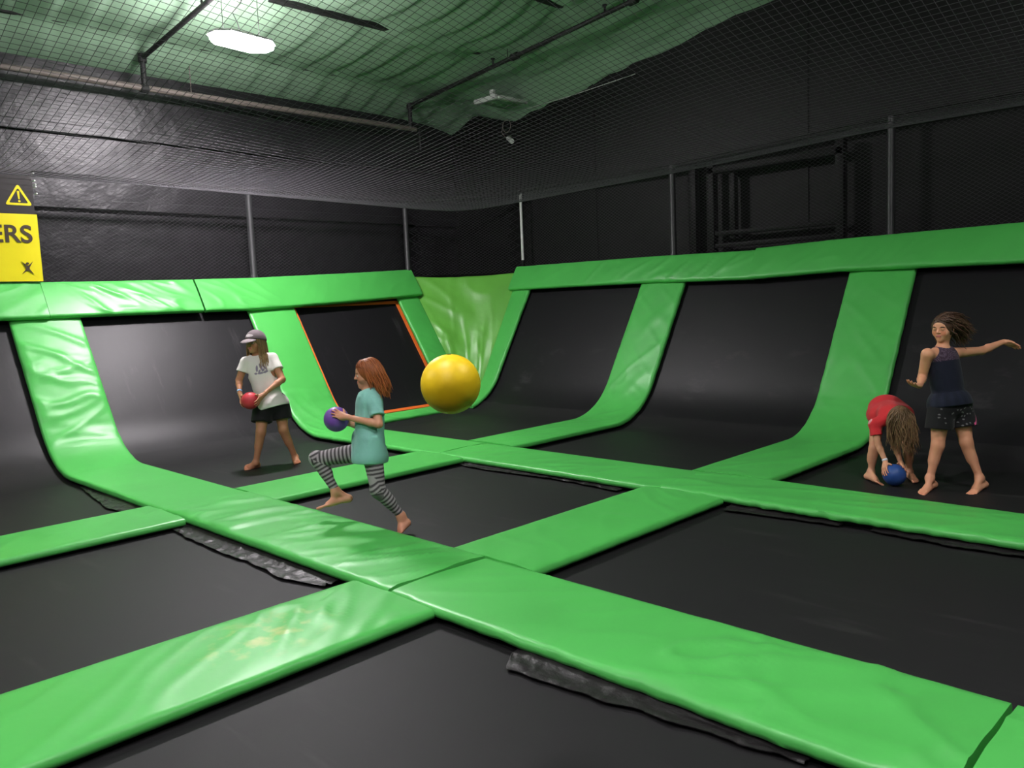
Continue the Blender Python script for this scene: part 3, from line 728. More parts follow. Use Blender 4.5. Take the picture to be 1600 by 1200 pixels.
# ------------------------------------------------------------------ people: smooth implicit bodies turned into meshes
class Blob:
    def __init__(s, lo, hi, h=.0046):
        s.h = h; s.lo = np.asarray(lo, float); n = np.ceil((np.asarray(hi, float) - s.lo) / h).astype(int) + 1
        s.ax = [s.lo[i] + h * np.arange(n[i]) for i in range(3)]
        s.f = np.ones(n, 'f')
    def box(s, lo, hi):
        sl = []
        for i in range(3):
            a = int(np.clip(np.floor((lo[i] - s.lo[i]) / s.h), 0, s.f.shape[i])); b = int(np.clip(np.ceil((hi[i] - s.lo[i]) / s.h) + 1, 0, s.f.shape[i]))
            sl.append(slice(a, b))
        return tuple(sl)
    def pts(s, sl):
        return [s.ax[i][sl[i]].reshape([-1 if j == i else 1 for j in range(3)]).astype('f') for i in range(3)]
    def put(s, sl, d, k, mode='add'):
        a = s.f[sl]
        if mode == 'add':
            if k > 0:
                hh = np.clip(.5 + .5 * (a - d) / k, 0, 1); s.f[sl] = a * (1 - hh) + d * hh - k * hh * (1 - hh)
            else: s.f[sl] = np.minimum(a, d)
        else:
            d = -d
            if k > 0:
                hh = np.clip(.5 - .5 * (a - d) / k, 0, 1); s.f[sl] = a * (1 - hh) + d * hh + k * hh * (1 - hh)
            else: s.f[sl] = np.maximum(a, d)
    def cap(s, a, b, ra, rb, k=.02, mode='add'):
        a, b = np.asarray(a, float), np.asarray(b, float); m = max(ra, rb) + k + .012
        sl = s.box(np.minimum(a, b) - m, np.maximum(a, b) + m); X_, Y_, Z_ = s.pts(sl)
        if 0 in s.f[sl].shape: return s
        e_ = b - a; L2 = e_.dot(e_) + 1e-12
        px, py, pz = X_ - a[0], Y_ - a[1], Z_ - a[2]
        t = np.clip((px * e_[0] + py * e_[1] + pz * e_[2]) / L2, 0, 1)
        d = np.sqrt((px - t * e_[0]) ** 2 + (py - t * e_[1]) ** 2 + (pz - t * e_[2]) ** 2) - (ra + (rb - ra) * t)
        s.put(sl, d, k, mode); return s
    def ell(s, c, A, r, k=.02, mode='add'):
        c = np.asarray(c, float); r = np.asarray(r, float); m = r.max() + k + .012
        sl = s.box(c - m, c + m); X_, Y_, Z_ = s.pts(sl)
        if 0 in s.f[sl].shape: return s
        k0 = 0; k1 = 0
        for i in range(3):
            u = (X_ - c[0]) * A[i][0] + (Y_ - c[1]) * A[i][1] + (Z_ - c[2]) * A[i][2]
            k0 = k0 + (u / r[i]) ** 2; k1 = k1 + (u / r[i] ** 2) ** 2
        k0 = np.sqrt(k0); k1 = np.sqrt(k1) + 1e-6
        s.put(sl, (k0 * (k0 - 1) / k1).astype('f'), k, mode); return s
    def cut(s, p, n, k=0.004):
        """remove everything on the side n points to"""
        X_, Y_, Z_ = s.pts((slice(None),) * 3)
        d = (X_ - p[0]) * n[0] + (Y_ - p[1]) * n[1] + (Z_ - p[2]) * n[2]
        s.put((slice(None),) * 3, -d, k, 'sub'); return s
    def mesh(s):
        f = s.f; ins = f < 0
        nx, ny, nz = f.shape
        c = np.zeros((nx - 1, ny - 1, nz - 1), 'i1')
        for dx in (0, 1):
            for dy in (0, 1):
                for dz in (0, 1): c += ins[dx:nx - 1 + dx, dy:ny - 1 + dy, dz:nz - 1 + dz]
        I = np.argwhere((c > 0) & (c < 8)); idx = -np.ones(c.shape, 'i4'); idx[tuple(I.T)] = np.arange(len(I))
        acc = np.zeros((len(I), 3)); cnt = np.zeros(len(I))
        cor = [(a, b, d) for a in (0, 1) for b in (0, 1) for d in (0, 1)]
        for p in cor:
            for ax in range(3):
                if p[ax]: continue
                q = list(p); q[ax] = 1
                fa = f[I[:, 0] + p[0], I[:, 1] + p[1], I[:, 2] + p[2]]; fb = f[I[:, 0] + q[0], I[:, 1] + q[1], I[:, 2] + q[2]]
                m = (fa < 0) != (fb < 0)
                t = np.where(m, fa / np.where(m, fa - fb, 1), 0)
                w_ = np.tile(np.array(p, float), (len(I), 1)); w_[:, ax] += t
                acc += w_ * m[:, None]; cnt += m
        v = (I + acc / cnt[:, None]) * s.h + s.lo
        F_ = []
        for ax in range(3):
            o1, o2 = [(1, 2), (2, 0), (0, 1)][ax]
            a = [slice(1, -1)] * 3; a[ax] = slice(0, -1); b = [slice(1, -1)] * 3; b[ax] = slice(1, None)
            ia = ins[tuple(a)]; ib = ins[tuple(b)]
            E = np.argwhere(ia != ib); fl_ = ia[tuple(E.T)]
            base = E.copy(); base[:, o1] += 1; base[:, o2] += 1
            def cell(d1, d2):
                q = base.copy(); q[:, o1] += d1; q[:, o2] += d2; return idx[q[:, 0], q[:, 1], q[:, 2]]
            quad = np.stack([cell(-1, -1), cell(0, -1), cell(0, 0), cell(-1, 0)], 1)
            quad[~fl_] = quad[~fl_][:, ::-1]; F_.append(quad)
        q = np.concatenate(F_)
        # relax once for a soft surface
        nb = np.zeros_like(v); ct = np.zeros(len(v))
        for i in range(4):
            np.add.at(nb, q[:, i], v[q[:, (i + 1) % 4]]); np.add.at(ct, q[:, i], 1)
            np.add.at(nb, q[:, (i + 1) % 4], v[q[:, i]]); np.add.at(ct, q[:, (i + 1) % 4], 1)
        return v * .5 + .5 * nb / np.maximum(ct, 1)[:, None], q

def solid(name, b, m, parent=None, colour=None, at=None, extra=None):
    v, q = b.mesh() if isinstance(b, Blob) else b
    c = None
    if colour is not None: c = colour(v)
    if extra is not None:
        v2, q2, c2 = extra
        q = np.concatenate([q, np.asarray(q2) + len(v)]); v = np.concatenate([v, v2])
        if c is not None: c = np.concatenate([c, c2])
    off = np.asarray(at if at is not None else (0, 0, 0), float)
    if parent is not None: off = np.array(parent.location)
    o = big_mesh(name, v - off, q, m)
    if parent is not None: o.parent = parent
    else: o.location = off
    if c is not None:
        a = o.data.color_attributes.new('Col', 'FLOAT_COLOR', 'POINT')
        a.data.foreach_set('color', np.concatenate([c, np.ones((len(c), 1))], 1).astype('f').ravel())
    return o

M['skin'] = mat('skin', (.5, .27, .17), .48, .35, attr='Col', bump=((60, .03, .003),))
for nm in ('skin',):
    b_ = M[nm].node_tree.nodes['Principled BSDF']; b_.inputs['Subsurface Weight'].default_value = .12; b_.inputs['Subsurface Radius'].default_value = (.012, .005, .003); b_.inputs['Subsurface Scale'].default_value = .6
M['cloth'] = mat('cloth', (.5, .5, .5), .8, .25, attr='Col', bump=((22, .30, .012), (500, .2, .001)), sheen=.1)
M['hair'] = mat('hair', (.2, .1, .05), .48, .4, attr='Col', bump=((120, .5, .004),))
M['band'] = mat('paper_wristband', (.75, .78, .85), .5)
M['bandblue'] = mat('blue_wristband', (.30, .50, .80), .5)

Fv, Rv = V(-.7034, .7107, 0), V(.7136, .7005, 0)      # away from and along the picture plane
GROUND = ZM
def orth(a, n): return nrm(a - n * np.dot(a, n))
def hand(b, w_, tip, pn, thumb, s=1, ball=None, curl=.25, spread=.012):
    """five-fingered hand from wrist to tip; pn = direction the palm faces, thumb = side of the thumb"""
    d = nrm(tip - w_); L = np.linalg.norm(tip - w_); pn = orth(pn, d); sd = orth(np.cross(d, pn), d)
    if np.dot(sd, thumb) < 0: sd = -sd
    fl_ = max(L, .115 * s)
    def lay(p, r):
        if ball is None: return p
        c, R_ = ball; q = p - c; dist = np.linalg.norm(q)
        return c + q / dist * (R_ + r + .001)
    pc = lay(w_ + d * fl_ * .30, .013 * s)
    kn = [lay(w_ + d * fl_ * (.50 + dx) + sd * o_ * s, .010 * s) for o_, dx in ((.026, .0), (.009, .03), (-.009, .02), (-.025, -.03))]
    for k_ in kn: b.cap(w_ + d * .01, k_, .017 * s, .0105 * s, .010)
    b.ell(pc, [d, sd, pn], (fl_ * .27, .034 * s, .014 * s), .012)
    for (k_, ln, o_) in zip(kn, (.40, .46, .43, .34), (1.4, .4, -.5, -1.4)):
        p = k_; dr = nrm(d + sd * spread * 8 * o_ * .6 + pn * curl * .3); seg = ln * fl_ / 3; prev = p
        for j in range(3):
            dr = nrm(dr + pn * curl * (.5 + .35 * j))
            nx_ = prev + dr * seg
            if ball is not None:
                nx_ = lay(nx_, .0070 * s)
                nx_ = prev + nrm(nx_ - prev) * seg; dr = nrm(nx_ - prev)
            b.cap(prev, nx_, (.0080 - .0006 * j) * s, (.0076 - .0007 * j) * s, .003); prev = nx_
    t0 = lay(w_ + d * fl_ * .18 + sd * .026 * s, .010 * s); dr = nrm(d * .65 + sd * .75 + pn * .25)
    t1 = t0 + dr * .030 * s
    if ball is not None: t1 = lay(t1, .009 * s)
    t2 = t1 + nrm(dr + d * .4 + pn * .3) * .026 * s
    if ball is not None: t2 = lay(t2, .008 * s)
    b.cap(w_ + d * .015, t0, .016 * s, .013 * s, .01); b.cap(t0, t1, .0115 * s, .0095 * s, .006); b.cap(t1, t2, .0092 * s, .0078 * s, .003)
def foot(b, ank, heel, toe, inner, s=1):
    d = nrm(toe - heel); L = np.linalg.norm(toe - heel); upv = orth(ank - heel, d)
    if np.dot(upv, ank - heel) < 0: upv = -upv
    sd = nrm(np.cross(d, upv)); sd = sd if np.dot(sd, inner) > 0 else -sd
    ballp = heel + d * L * .66
    b.cap(heel, heel + d * .02, .025 * s, .024 * s, .015); b.cap(ank, heel, .028 * s, .024 * s, .02)
    for o_ in (-.016, .014): b.cap(heel + sd * o_ * .4 * s + upv * .002, ballp + sd * o_ * s, .021 * s, .018 * s, .015)
    b.cap(ank + d * .008, heel + d * L * .48 + upv * .016 * s + sd * .006, .028 * s, .020 * s, .03)
    b.cap(heel + d * L * .48 + upv * .014 * s, ballp + upv * .004, .022 * s, .016 * s, .02)
    for o_, ln, r in ((.025, 1.0, .0118), (.009, .98, .0092), (-.005, .94, .0088), (-.018, .88, .0084), (-.029, .80, .008)):
        e0 = heel + d * L * .66 + sd * o_ * s; e1 = heel + d * (L * ln) + sd * o_ * 1.05 * s - upv * .006 * s
        b.cap(e0, e1, .011 * s, r * s, .004)
def head(b, c, f_, u_, s=1):
    r_ = nrm(np.cross(f_, u_)); A = [r_, f_, u_]
    b.ell(c + u_ * .020 * s - f_ * .010 * s, A, (.071 * s, .088 * s, .090 * s), .02)
    b.ell(c - u_ * .038 * s + f_ * .022 * s, A, (.053 * s, .058 * s, .060 * s), .035)
    b.ell(c + u_ * .035 * s + f_ * .035 * s, A, (.058 * s, .045 * s, .045 * s), .03)
    for sg in (-1, 1):
        b.ell(c + r_ * sg * .036 * s - u_ * .022 * s + f_ * .050 * s, A, (.026 * s, .024 * s, .026 * s), .02)
        b.cap(c + r_ * sg * .030 * s + u_ * .006 * s + f_ * .100 * s, c + r_ * sg * .031 * s + u_ * .006 * s + f_ * .098 * s, .016 * s, .016 * s, .010, 'sub')
        b.cap(c + r_ * sg * .029 * s + u_ * .004 * s + f_ * .071 * s, c + r_ * sg * .030 * s + u_ * .004 * s + f_ * .071 * s, .0135 * s, .0135 * s, .003)
        b.cap(c + r_ * sg * .016 * s + u_ * .022 * s + f_ * .082 * s, c + r_ * sg * .042 * s + u_ * .022 * s + f_ * .070 * s, .006 * s, .005 * s, .008)
        b.ell(c + r_ * sg * .073 * s - u_ * .002 * s - f_ * .008 * s, [nrm(r_ * sg - f_ * .5), nrm(f_ + r_ * sg * .5), u_], (.008 * s, .018 * s, .028 * s), .006)
    b.cap(c + f_ * .084 * s + u_ * .012 * s, c + f_ * .097 * s - u_ * .016 * s, .006 * s, .0095 * s, .008)
    for sg in (-1, 1): b.cap(c + f_ * .088 * s + r_ * sg * .009 * s - u_ * .019 * s, c + f_ * .086 * s + r_ * sg * .009 * s - u_ * .019 * s, .0065 * s, .006 * s, .005)
    for dz, rr in ((-.043, .0062), (-.051, .0068)): b.cap(c + f_ * .081 * s - r_ * .014 * s + u_ * dz * s, c + f_ * .081 * s + r_ * .014 * s + u_ * dz * s, rr * s, rr * s, .005)
    b.cap(c + f_ * .066 * s - u_ * .078 * s, c + f_ * .067 * s - u_ * .078 * s, .017 * s, .017 * s, .025)
def head_colour(v, out, c, f_, u_, s, skin, brow, closed=False):
    r_ = nrm(np.cross(f_, u_)); p = v - c; a, b_, h_ = p @ r_ / s, p @ f_ / s, p @ u_ / s
    front = b_ > .045
    lip = front & (((a / .021) ** 2 + ((h_ + .047) / .0095) ** 2) < 1); out[lip] = V(.42, .12, .10)
    for sg in (-1, 1):
        ey = front & ((((a - sg * .030) / .0135) ** 2 + ((h_ - .004) / (.004 if closed else .0068)) ** 2) < 1)
        out[ey] = V(.10, .05, .03) if closed else V(.6, .56, .52)
        if not closed:
            ir = front & ((((a - sg * .029) / .0062) ** 2 + ((h_ - .004) / .0066) ** 2) < 1); out[ir] = V(.03, .02, .015)
        br = front & ((((a - sg * .031) / .018) ** 2 + ((h_ - .0235) / .0042) ** 2) < 1); out[br] = brow
        ck = front & ((((a - sg * .036) / .020) ** 2 + ((h_ + .025) / .018) ** 2) < 1); out[ck] = out[ck] * V(1.1, .90, .88)
    no = front & (((a / .012) ** 2 + ((h_ + .030) / .003) ** 2) < 1); out[no] = skin * .5
class Kid:
    def __init__(s, J, sc, wide, facing, headup, torso_f=None):
        s.J = {k: V(*v) for k, v in J.items()}; J = s.J; s.s = sc; s.w = wide
        s.t = nrm(J['neck'] - J['pelvis']); s.Lt = np.linalg.norm(J['neck'] - J['pelvis'])
        s.xs = orth(J['shR'] - J['shL'], s.t); s.xh = orth(J['hipR'] - J['hipL'], s.t)
        s.f = nrm(np.cross(s.t, s.xs)); s.fh = nrm(np.cross(s.t, s.xh))
        s.hf = nrm(facing); s.hu = orth(V(*headup), s.hf)
        P = np.array(list(J.values())); s.lo = P.min(0) - .19; s.hi = P.max(0) + .19; s.lo[2] = max(s.lo[2], GROUND - .03)
        g = J['pelvis']; s.base = V(g[0], g[1], GROUND)
    def blob(s, lo=None, hi=None, h=.0046): return Blob(s.lo if lo is None else lo, s.hi if hi is None else hi, h)
    def torso(s, b, g=0, k=.05, low=True, shoulders=True):
        J, sc, w_, t = s.J, s.s, s.w, s.t; p = J['pelvis']; L = s.Lt
        b.ell(p + t * L * .88, [s.xs, s.f, t], ((.120 * w_) * sc + g, .066 * sc + g, .075 * sc + g), k)
        b.ell(p + t * L * .66, [s.xs, s.f, t], ((.118 * w_) * sc + g, .086 * w_ * sc + g, .135 * sc + g), k)
        b.ell(p + t * L * .36, [nrm(s.xs + s.xh), nrm(s.f + s.fh), t], ((.110 * w_) * sc + g, .090 * w_ * sc + g, .135 * sc + g), k)
        if low: b.ell(p + t * .0, [s.xh, s.fh, t], ((.128 * w_) * sc + g, .100 * w_ * sc + g, .105 * sc + g), k)
        if shoulders:
            for sd in 'RL': b.cap(p + t * L * .95, J['sh' + sd] - t * .006, .043 * sc + g, .036 * sc + g * .8, .03)
    def body(s, skin, palms, balls, curls, brow, closed=False, paint=None, hands_h=1.0):
        J, sc = s.J, s.s; b = s.blob()
        s.torso(b)
        b.cap(J['neck'] - s.t * .02, J['head'] - s.hu * .045 * sc - s.hf * .018 * sc, .044 * sc, .042 * sc, .03)
        head(b, J['head'], s.hf, s.hu, sc)
        for sd in 'RL':
            sh, el, wr, tip = (J[k + sd] for k in ('sh', 'el', 'wr', 'tip'))
            b.cap(sh, el, .040 * sc * s.w, .030 * sc * s.w, .025); m_ = el + (wr - el) * .3
            b.cap(el, m_, .030 * sc * s.w, .029 * sc * s.w, .012); b.cap(m_, wr, .029 * sc * s.w, .0205 * sc, .015)
            hp, kn, an = (J[k + sd] for k in ('hip', 'knee', 'ank'))
            b.cap(hp, kn, .070 * sc * s.w, .046 * sc, .04)
            dk = nrm(an - kn); bk = -orth(s.fh, dk)
            b.cap(kn - dk * .012, kn + dk * .02, .045 * sc, .041 * sc, .02)
            b.cap(kn, an, .042 * sc, .027 * sc, .02); b.cap(kn + dk * .06 + bk * .012, kn + (an - kn) * .45 + bk * .012, .036 * sc, .034 * sc, .03)
            inn = s.xh * (-1 if sd == 'R' else 1)
            foot(b, an, J['heel' + sd], J['toe' + sd], inn, sc)
            pn, th = palms[sd]; hand(b, wr, tip, V(*pn), V(*th), sc * hands_h, balls.get(sd), curls.get(sd, .25))
        def colour(v):
            out = np.tile(skin, (len(v), 1)); head_colour(v, out, J['head'], s.hf, s.hu, sc, skin, brow, closed)
            for sd in 'RL':
                for key, rad, tint in (('tip', .05, V(1.04, .88, .85)), ('toe', .06, V(1.06, .90, .88)), ('knee', .05, V(.95, .87, .85)), ('el', .04, V(.98, .90, .88))):
                    dd = np.linalg.norm(v - J[key + sd], axis=1); out *= 1 + (tint - 1) * np.exp(-(dd / rad) ** 2)[:, None]
            if paint: paint(v, out)
            return out
        s.o = solid('person', b, M['skin'], colour=colour, at=s.base); return s.o
    def hair(s, col_, n, length, target, follow=.35, shell=.012, wave=.2, face=.5, low=-.45, r0=.0095, shellcut=None, toss=0, skip=None, seed=3, bun=None, clear=True, cy=.022):
        J, sc = s.J, s.s; c = J['head'] + s.hu * .020 * sc - s.hf * .010 * sc; r_ = nrm(np.cross(s.hf, s.hu)); A = [r_, s.hf, s.hu]
        R_ = V(.071, .088, .090) * sc + shell
        b = Blob(c - .17, c + .17, .0046)
        b.ell(c, A, R_, .0)
        # open the face
        b.ell(c + s.hf * .098 * sc - s.hu * .060 * sc, A, (.066 * sc, .075 * sc, .098 * sc), .012, 'sub')
        b.cut(c - s.hu * .072 * sc, -s.hu, .01)
        if bun is not None: b.ell(c + bun[0] @ np.array(A), A, bun[1], .03)
        lines_v, lines_f, cc = [], [], []; g = np.random.default_rng(seed); base = 0; ns = 11; k_ = 5
        tgt = nrm(V(*target)); done = 0
        while done < n:
            d = nrm(g.normal(size=3)); loc = d
            if loc[2] < low or (loc[1] > face and loc[2] < .55): continue
            if skip is not None and skip(loc): continue
            done += 1
            wd_ = loc @ np.array(A); p = c + (loc * (R_ - .004)) @ np.array(A)
            dr = nrm(orth(tgt - s.hu * .3, wd_) + wd_ * .25 + g.normal(size=3) * .1); Ln = length * g.uniform(.7, 1.1) * (1 if loc[2] < .3 else 1.12); st = Ln / (ns - 1)
            ph = g.uniform(0, 6.28); pts_ = [p]; side = nrm(np.cross(dr, wd_))
            for i in range(1, ns):
                dr = nrm(dr * (1 - follow) + tgt * follow + side * wave * math.sin(i * 1.1 + ph) + g.normal(size=3) * .05)
                q = pts_[-1] + dr * st
                u = (q - c) @ np.array(A).T / (R_ + .002); m_ = np.linalg.norm(u)
                if m_ < 1: q = c + ((u / m_) * (R_ + .002)) @ np.array(A)
                ql = (q - J['head']) @ np.array(A).T / sc
                if clear and ql[1] > cy and abs(ql[0]) < .10 and -.13 < ql[2] < .066: q = q + A[1] * (cy - ql[1]) * sc
                a0, a1 = J['pelvis'], J['neck']; tt = np.clip(np.dot(q - a0, a1 - a0) / np.dot(a1 - a0, a1 - a0), 0, 1); ax = a0 + (a1 - a0) * tt; dv = q - ax; dl = np.linalg.norm(dv)
                lim = (.105 if tt < .97 else .055) * sc * s.w
                if dl < lim: q = ax + dv / dl * lim
                pts_.append(q)
            rs = r0 * sc * g.uniform(.7, 1.15) * (1 - .75 * (np.arange(ns) / (ns - 1)) ** 1.5)
            mb_ = MB().tube(pts_, list(rs), k_, caps=False)
            lines_v.append(np.array(mb_.v)); lines_f.append(np.array(mb_.f) + base); base += len(mb_.v)
            tint = g.uniform(.72, 1.3); gr = np.repeat(np.linspace(.85, 1.2, ns), k_)[:, None]
            cc.append(col_ * tint * gr)
        v2, f2, c2 = np.concatenate(lines_v), np.concatenate(lines_f), np.concatenate(cc)
        o = solid('hair', b, M['hair'], s.o, colour=lambda v: np.tile(col_ * .85, (len(v), 1)) * (1 + .15 * np.sin(v @ V(310, 270, 90)))[:, None], extra=(v2, f2, c2)); return o
    def shirt(s, name, colour, hem, sleeve, g=.012, flare=.012, neck=.058, sleeve_r=.052, neck_drop=0, sleeveless=False, k=.05, m='cloth', hipcap=0):
        J, sc = s.J, s.s; b = s.blob()
        s.torso(b, g, k, low=True, shoulders=not sleeveless)
        p = J['pelvis']; t = s.t; L = s.Lt
        hp = p + t * hem
        b.ell(hp + t * .02, [s.xh, s.fh, t], ((.128 * s.w) * sc + g + flare, .100 * s.w * sc + g + flare, .10), .05)
        if hipcap:
            for sd in 'RL': b.cap(J['hip' + sd] - t * .0, J['hip' + sd] + t * .10, .078 * sc * s.w + hipcap, .076 * sc * s.w + hipcap, .04)
        if not sleeveless:
            for sd in 'RL':
                e_ = J['sh' + sd] + (J['el' + sd] - J['sh' + sd]) * sleeve
                b.cap(J['sh' + sd] - t * .004, e_, .043 * sc * s.w + .003, sleeve_r * sc * s.w, .02)
                dn = nrm(J['el' + sd] - J['sh' + sd])
                sl_ = b.box(e_ - .085, e_ + .085); X_, Y_, Z_ = b.pts(sl_)
                dd = (X_ - e_[0]) * dn[0] + (Y_ - e_[1]) * dn[1] + (Z_ - e_[2]) * dn[2]
                rad = np.sqrt((X_ - e_[0]) ** 2 + (Y_ - e_[1]) ** 2 + (Z_ - e_[2]) ** 2)
                b.f[sl_] = np.where(rad < .083, np.maximum(b.f[sl_], dd + .0), b.f[sl_])
        b.cut(hp, -t, .004)
        nb_ = J['neck'] + s.t * .022 + s.f * .018
        b.ell(nb_ - s.t * neck_drop, [s.xs, s.f, t], (neck * sc, neck * sc, .034 * sc + neck_drop), .01, 'sub')
        return solid(name, b, M[m], s.o, colour=colour)
    def shorts(s, name, colour, frac, g=.016, flare=.02, waist=.075):
        J, sc = s.J, s.s; b = s.blob(); p = J['pelvis']; t = s.t
        b.ell(p, [s.xh, s.fh, t], ((.128 * s.w) * sc + g, .100 * s.w * sc + g, .105 * sc + g), .04)
        for sd in 'RL':
            hp, kn = J['hip' + sd], J['knee' + sd]; e_ = hp + (kn - hp) * frac
            b.cap(hp, e_ + (kn - hp) * .15, .070 * sc * s.w + g, (.070 - .024 * frac) * sc * s.w + g + flare, .03)
        b.cut(p + t * waist, t, .004)
        for sd in 'RL':
            hp, kn = J['hip' + sd], J['knee' + sd]; e_ = hp + (kn - hp) * frac; dn = nrm(kn - hp); ot = J['hip' + ('L' if sd == 'R' else 'R')]; ok_ = J['knee' + ('L' if sd == 'R' else 'R')]
            X_, Y_, Z_ = b.pts((slice(None),) * 3)
            dd = (X_ - e_[0]) * dn[0] + (Y_ - e_[1]) * dn[1] + (Z_ - e_[2]) * dn[2]
            # only this leg's side
            mid = (J['hipR'] + J['hipL']) / 2; sx = hp - ot; km = (kn + ok_) / 2; sx2 = kn - ok_
            side = (X_ - km[0]) * sx2[0] + (Y_ - km[1]) * sx2[1] + (Z_ - km[2]) * sx2[2]
            b.f = np.where(side > 0, np.maximum(b.f, dd), b.f).astype('f')
        return solid(name, b, M['cloth'], s.o, colour=colour)
def flat(c): return lambda v: np.tile(V(*c), (len(v), 1))
def ball(name, label, c, R_, colr, group='dodgeballs'):
    bm = bmesh.new(); bmesh.ops.create_uvsphere(bm, u_segments=40, v_segments=24, radius=R_)
    me = bpy.data.meshes.new(name); bm.to_mesh(me); bm.free()
    for p in me.polygons: p.use_smooth = True
    me.materials.append(mat('rubber_' + label.split()[0], colr, .45, .4, bump=((90, .12, .003),)))
    o = bpy.data.objects.new(name, me); o.location = c; col.objects.link(o)
    # small valve plug as a part
    vp = MB().tube([(c[0], c[1], c[2] + R_ - .001), (c[0], c[1], c[2] + R_ + .001)], .006, 12).build('valve', M['blacksteel'], o)
    return tag(o, label, 'ball', group)
def ring_band(kid, sd, m, rad):
    w_, el = kid.J['wr' + sd], kid.J['el' + sd]; d = nrm(el - w_); c = w_ + d * .012; a = nrm(np.cross(d, (0, 0, 1))); b_ = np.cross(d, a)
    n = 20; v, f = [], []
    for (o_, r) in ((-.009, rad), (.009, rad), (.009, rad - .002), (-.009, rad - .002)):
        v += [c + d * o_ + r * (a * math.cos(2 * PI * k / n) + b_ * math.sin(2 * PI * k / n)) for k in range(n)]
    for q in range(4): f += [(q * n + k, q * n + (k + 1) % n, ((q + 1) % 4) * n + (k + 1) % n, ((q + 1) % 4) * n + k) for k in range(n)]
    return link('wristband', v, f, m, kid.o)
BR = .087
JS = {
    'white': {'pelvis': [-7.612, 4.17, 0.567], 'hipR': [-7.634, 4.086, 0.529], 'hipL': [-7.595, 4.254, 0.545], 'kneeR': [-7.585, 4.015, 0.285], 'kneeL': [-7.538, 4.245, 0.283], 'ankR': [-7.635, 3.965, -0.021], 'ankL': [-7.564, 4.374, -0.029], 'toeR': [-7.66, 3.849, -0.07], 'toeL': [-7.448, 4.328, -0.063], 'heelR': [-7.667, 3.997, -0.07], 'heelL': [-7.591, 4.384, -0.064], 'chest': [-7.7, 4.128, 0.885], 'neck': [-7.753, 4.127, 1.048], 'head': [-7.745, 4.112, 1.185], 'shR': [-7.782, 4.007, 1.005], 'shL': [-7.667, 4.251, 1.031], 'elR': [-7.802, 3.933, 0.82], 'elL': [-7.515, 4.257, 0.806], 'wrR': [-7.689, 3.873, 0.708], 'wrL': [-7.482, 4.048, 0.699], 'tipR': [-7.576, 3.838, 0.563], 'tipL': [-7.437, 3.921, 0.581], 'ball': [-7.545, 3.906, 0.628]} ,
    'run': {'pelvis': [-4.654, 3.273, 0.521], 'hipL': [-4.583, 3.241, 0.498], 'hipR': [-4.735, 3.274, 0.495], 'kneeR': [-4.984, 3.05, 0.455], 'kneeL': [-4.544, 3.244, 0.247], 'ankR': [-4.896, 3.133, 0.221], 'ankL': [-4.496, 3.391, 0.051], 'toeR': [-4.95, 3.008, 0.119], 'toeL': [-4.474, 3.338, -0.074], 'heelR': [-4.845, 3.202, 0.159], 'heelL': [-4.473, 3.42, -0.006], 'chest': [-4.64, 3.306, 0.752], 'neck': [-4.665, 3.303, 0.912], 'head': [-4.677, 3.309, 1.04], 'shL': [-4.552, 3.265, 0.856], 'shR': [-4.748, 3.351, 0.83], 'elL': [-4.479, 3.234, 0.716], 'elR': [-4.788, 3.329, 0.656], 'wrL': [-4.669, 3.136, 0.758], 'wrR': [-4.831, 3.236, 0.693], 'tipL': [-4.77, 3.058, 0.81], 'tipR': [-4.92, 3.156, 0.752], 'ball': [-4.821, 3.125, 0.74]} ,
    'navy': {'pelvis': [-1.991, 6.807, 0.574], 'hipR': [-2.032, 6.732, 0.531], 'hipL': [-1.939, 6.88, 0.523], 'kneeR': [-2.038, 6.688, 0.262], 'kneeL': [-1.881, 6.846, 0.277], 'ankR': [-2.083, 6.664, 0.01], 'ankL': [-1.793, 6.88, 0.006], 'toeR': [-2.089, 6.462, -0.077], 'toeL': [-1.807, 6.642, -0.084], 'heelR': [-2.08, 6.743, -0.055], 'heelL': [-1.775, 6.932, -0.052], 'chest': [-2.037, 6.798, 0.831], 'neck': [-2.061, 6.827, 1.003], 'head': [-2.05, 6.831, 1.156], 'shR': [-2.107, 6.65, 0.975], 'shL': [-2.005, 6.918, 0.962], 'elR': [-2.158, 6.701, 0.792], 'elL': [-1.869, 7.167, 0.966], 'wrR': [-2.121, 6.532, 0.741], 'wrL': [-1.758, 7.328, 1.027], 'tipR': [-2.149, 6.368, 0.771], 'tipL': [-1.648, 7.373, 0.979]} ,
    'red': {'pelvis': [-2.587, 7.162, 0.452], 'hipR': [-2.632, 7.069, 0.417], 'hipL': [-2.489, 7.212, 0.419], 'kneeR': [-2.545, 6.768, 0.174], 'kneeL': [-2.35, 6.961, 0.179], 'ankR': [-2.565, 6.749, -0.017], 'ankL': [-2.338, 6.972, -0.03], 'toeR': [-2.426, 6.595, -0.075], 'toeL': [-2.227, 6.806, -0.081], 'heelR': [-2.592, 6.745, -0.057], 'heelL': [-2.354, 6.993, -0.068], 'chest': [-2.504, 6.904, 0.447], 'neck': [-2.392, 6.789, 0.458], 'head': [-2.33, 6.723, 0.451], 'shR': [-2.526, 6.718, 0.39], 'shL': [-2.355, 6.869, 0.356], 'elR': [-2.486, 6.693, 0.234], 'elL': [-2.374, 6.771, 0.206], 'wrR': [-2.416, 6.66, 0.105], 'wrL': [-2.326, 6.733, 0.097], 'tipR': [-2.383, 6.538, 0.017], 'tipL': [-2.262, 6.647, 0.037], 'ball': [-2.34, 6.642, 0.008]} ,
    'yellow': [-1.884, 1.636, 1.257] ,
}
def flatfoot(J, *sides):
    for sd in sides:
        J['heel' + sd] = [*J['heel' + sd][:2], GROUND + .026]; J['toe' + sd] = [*J['toe' + sd][:2], GROUND + .016]
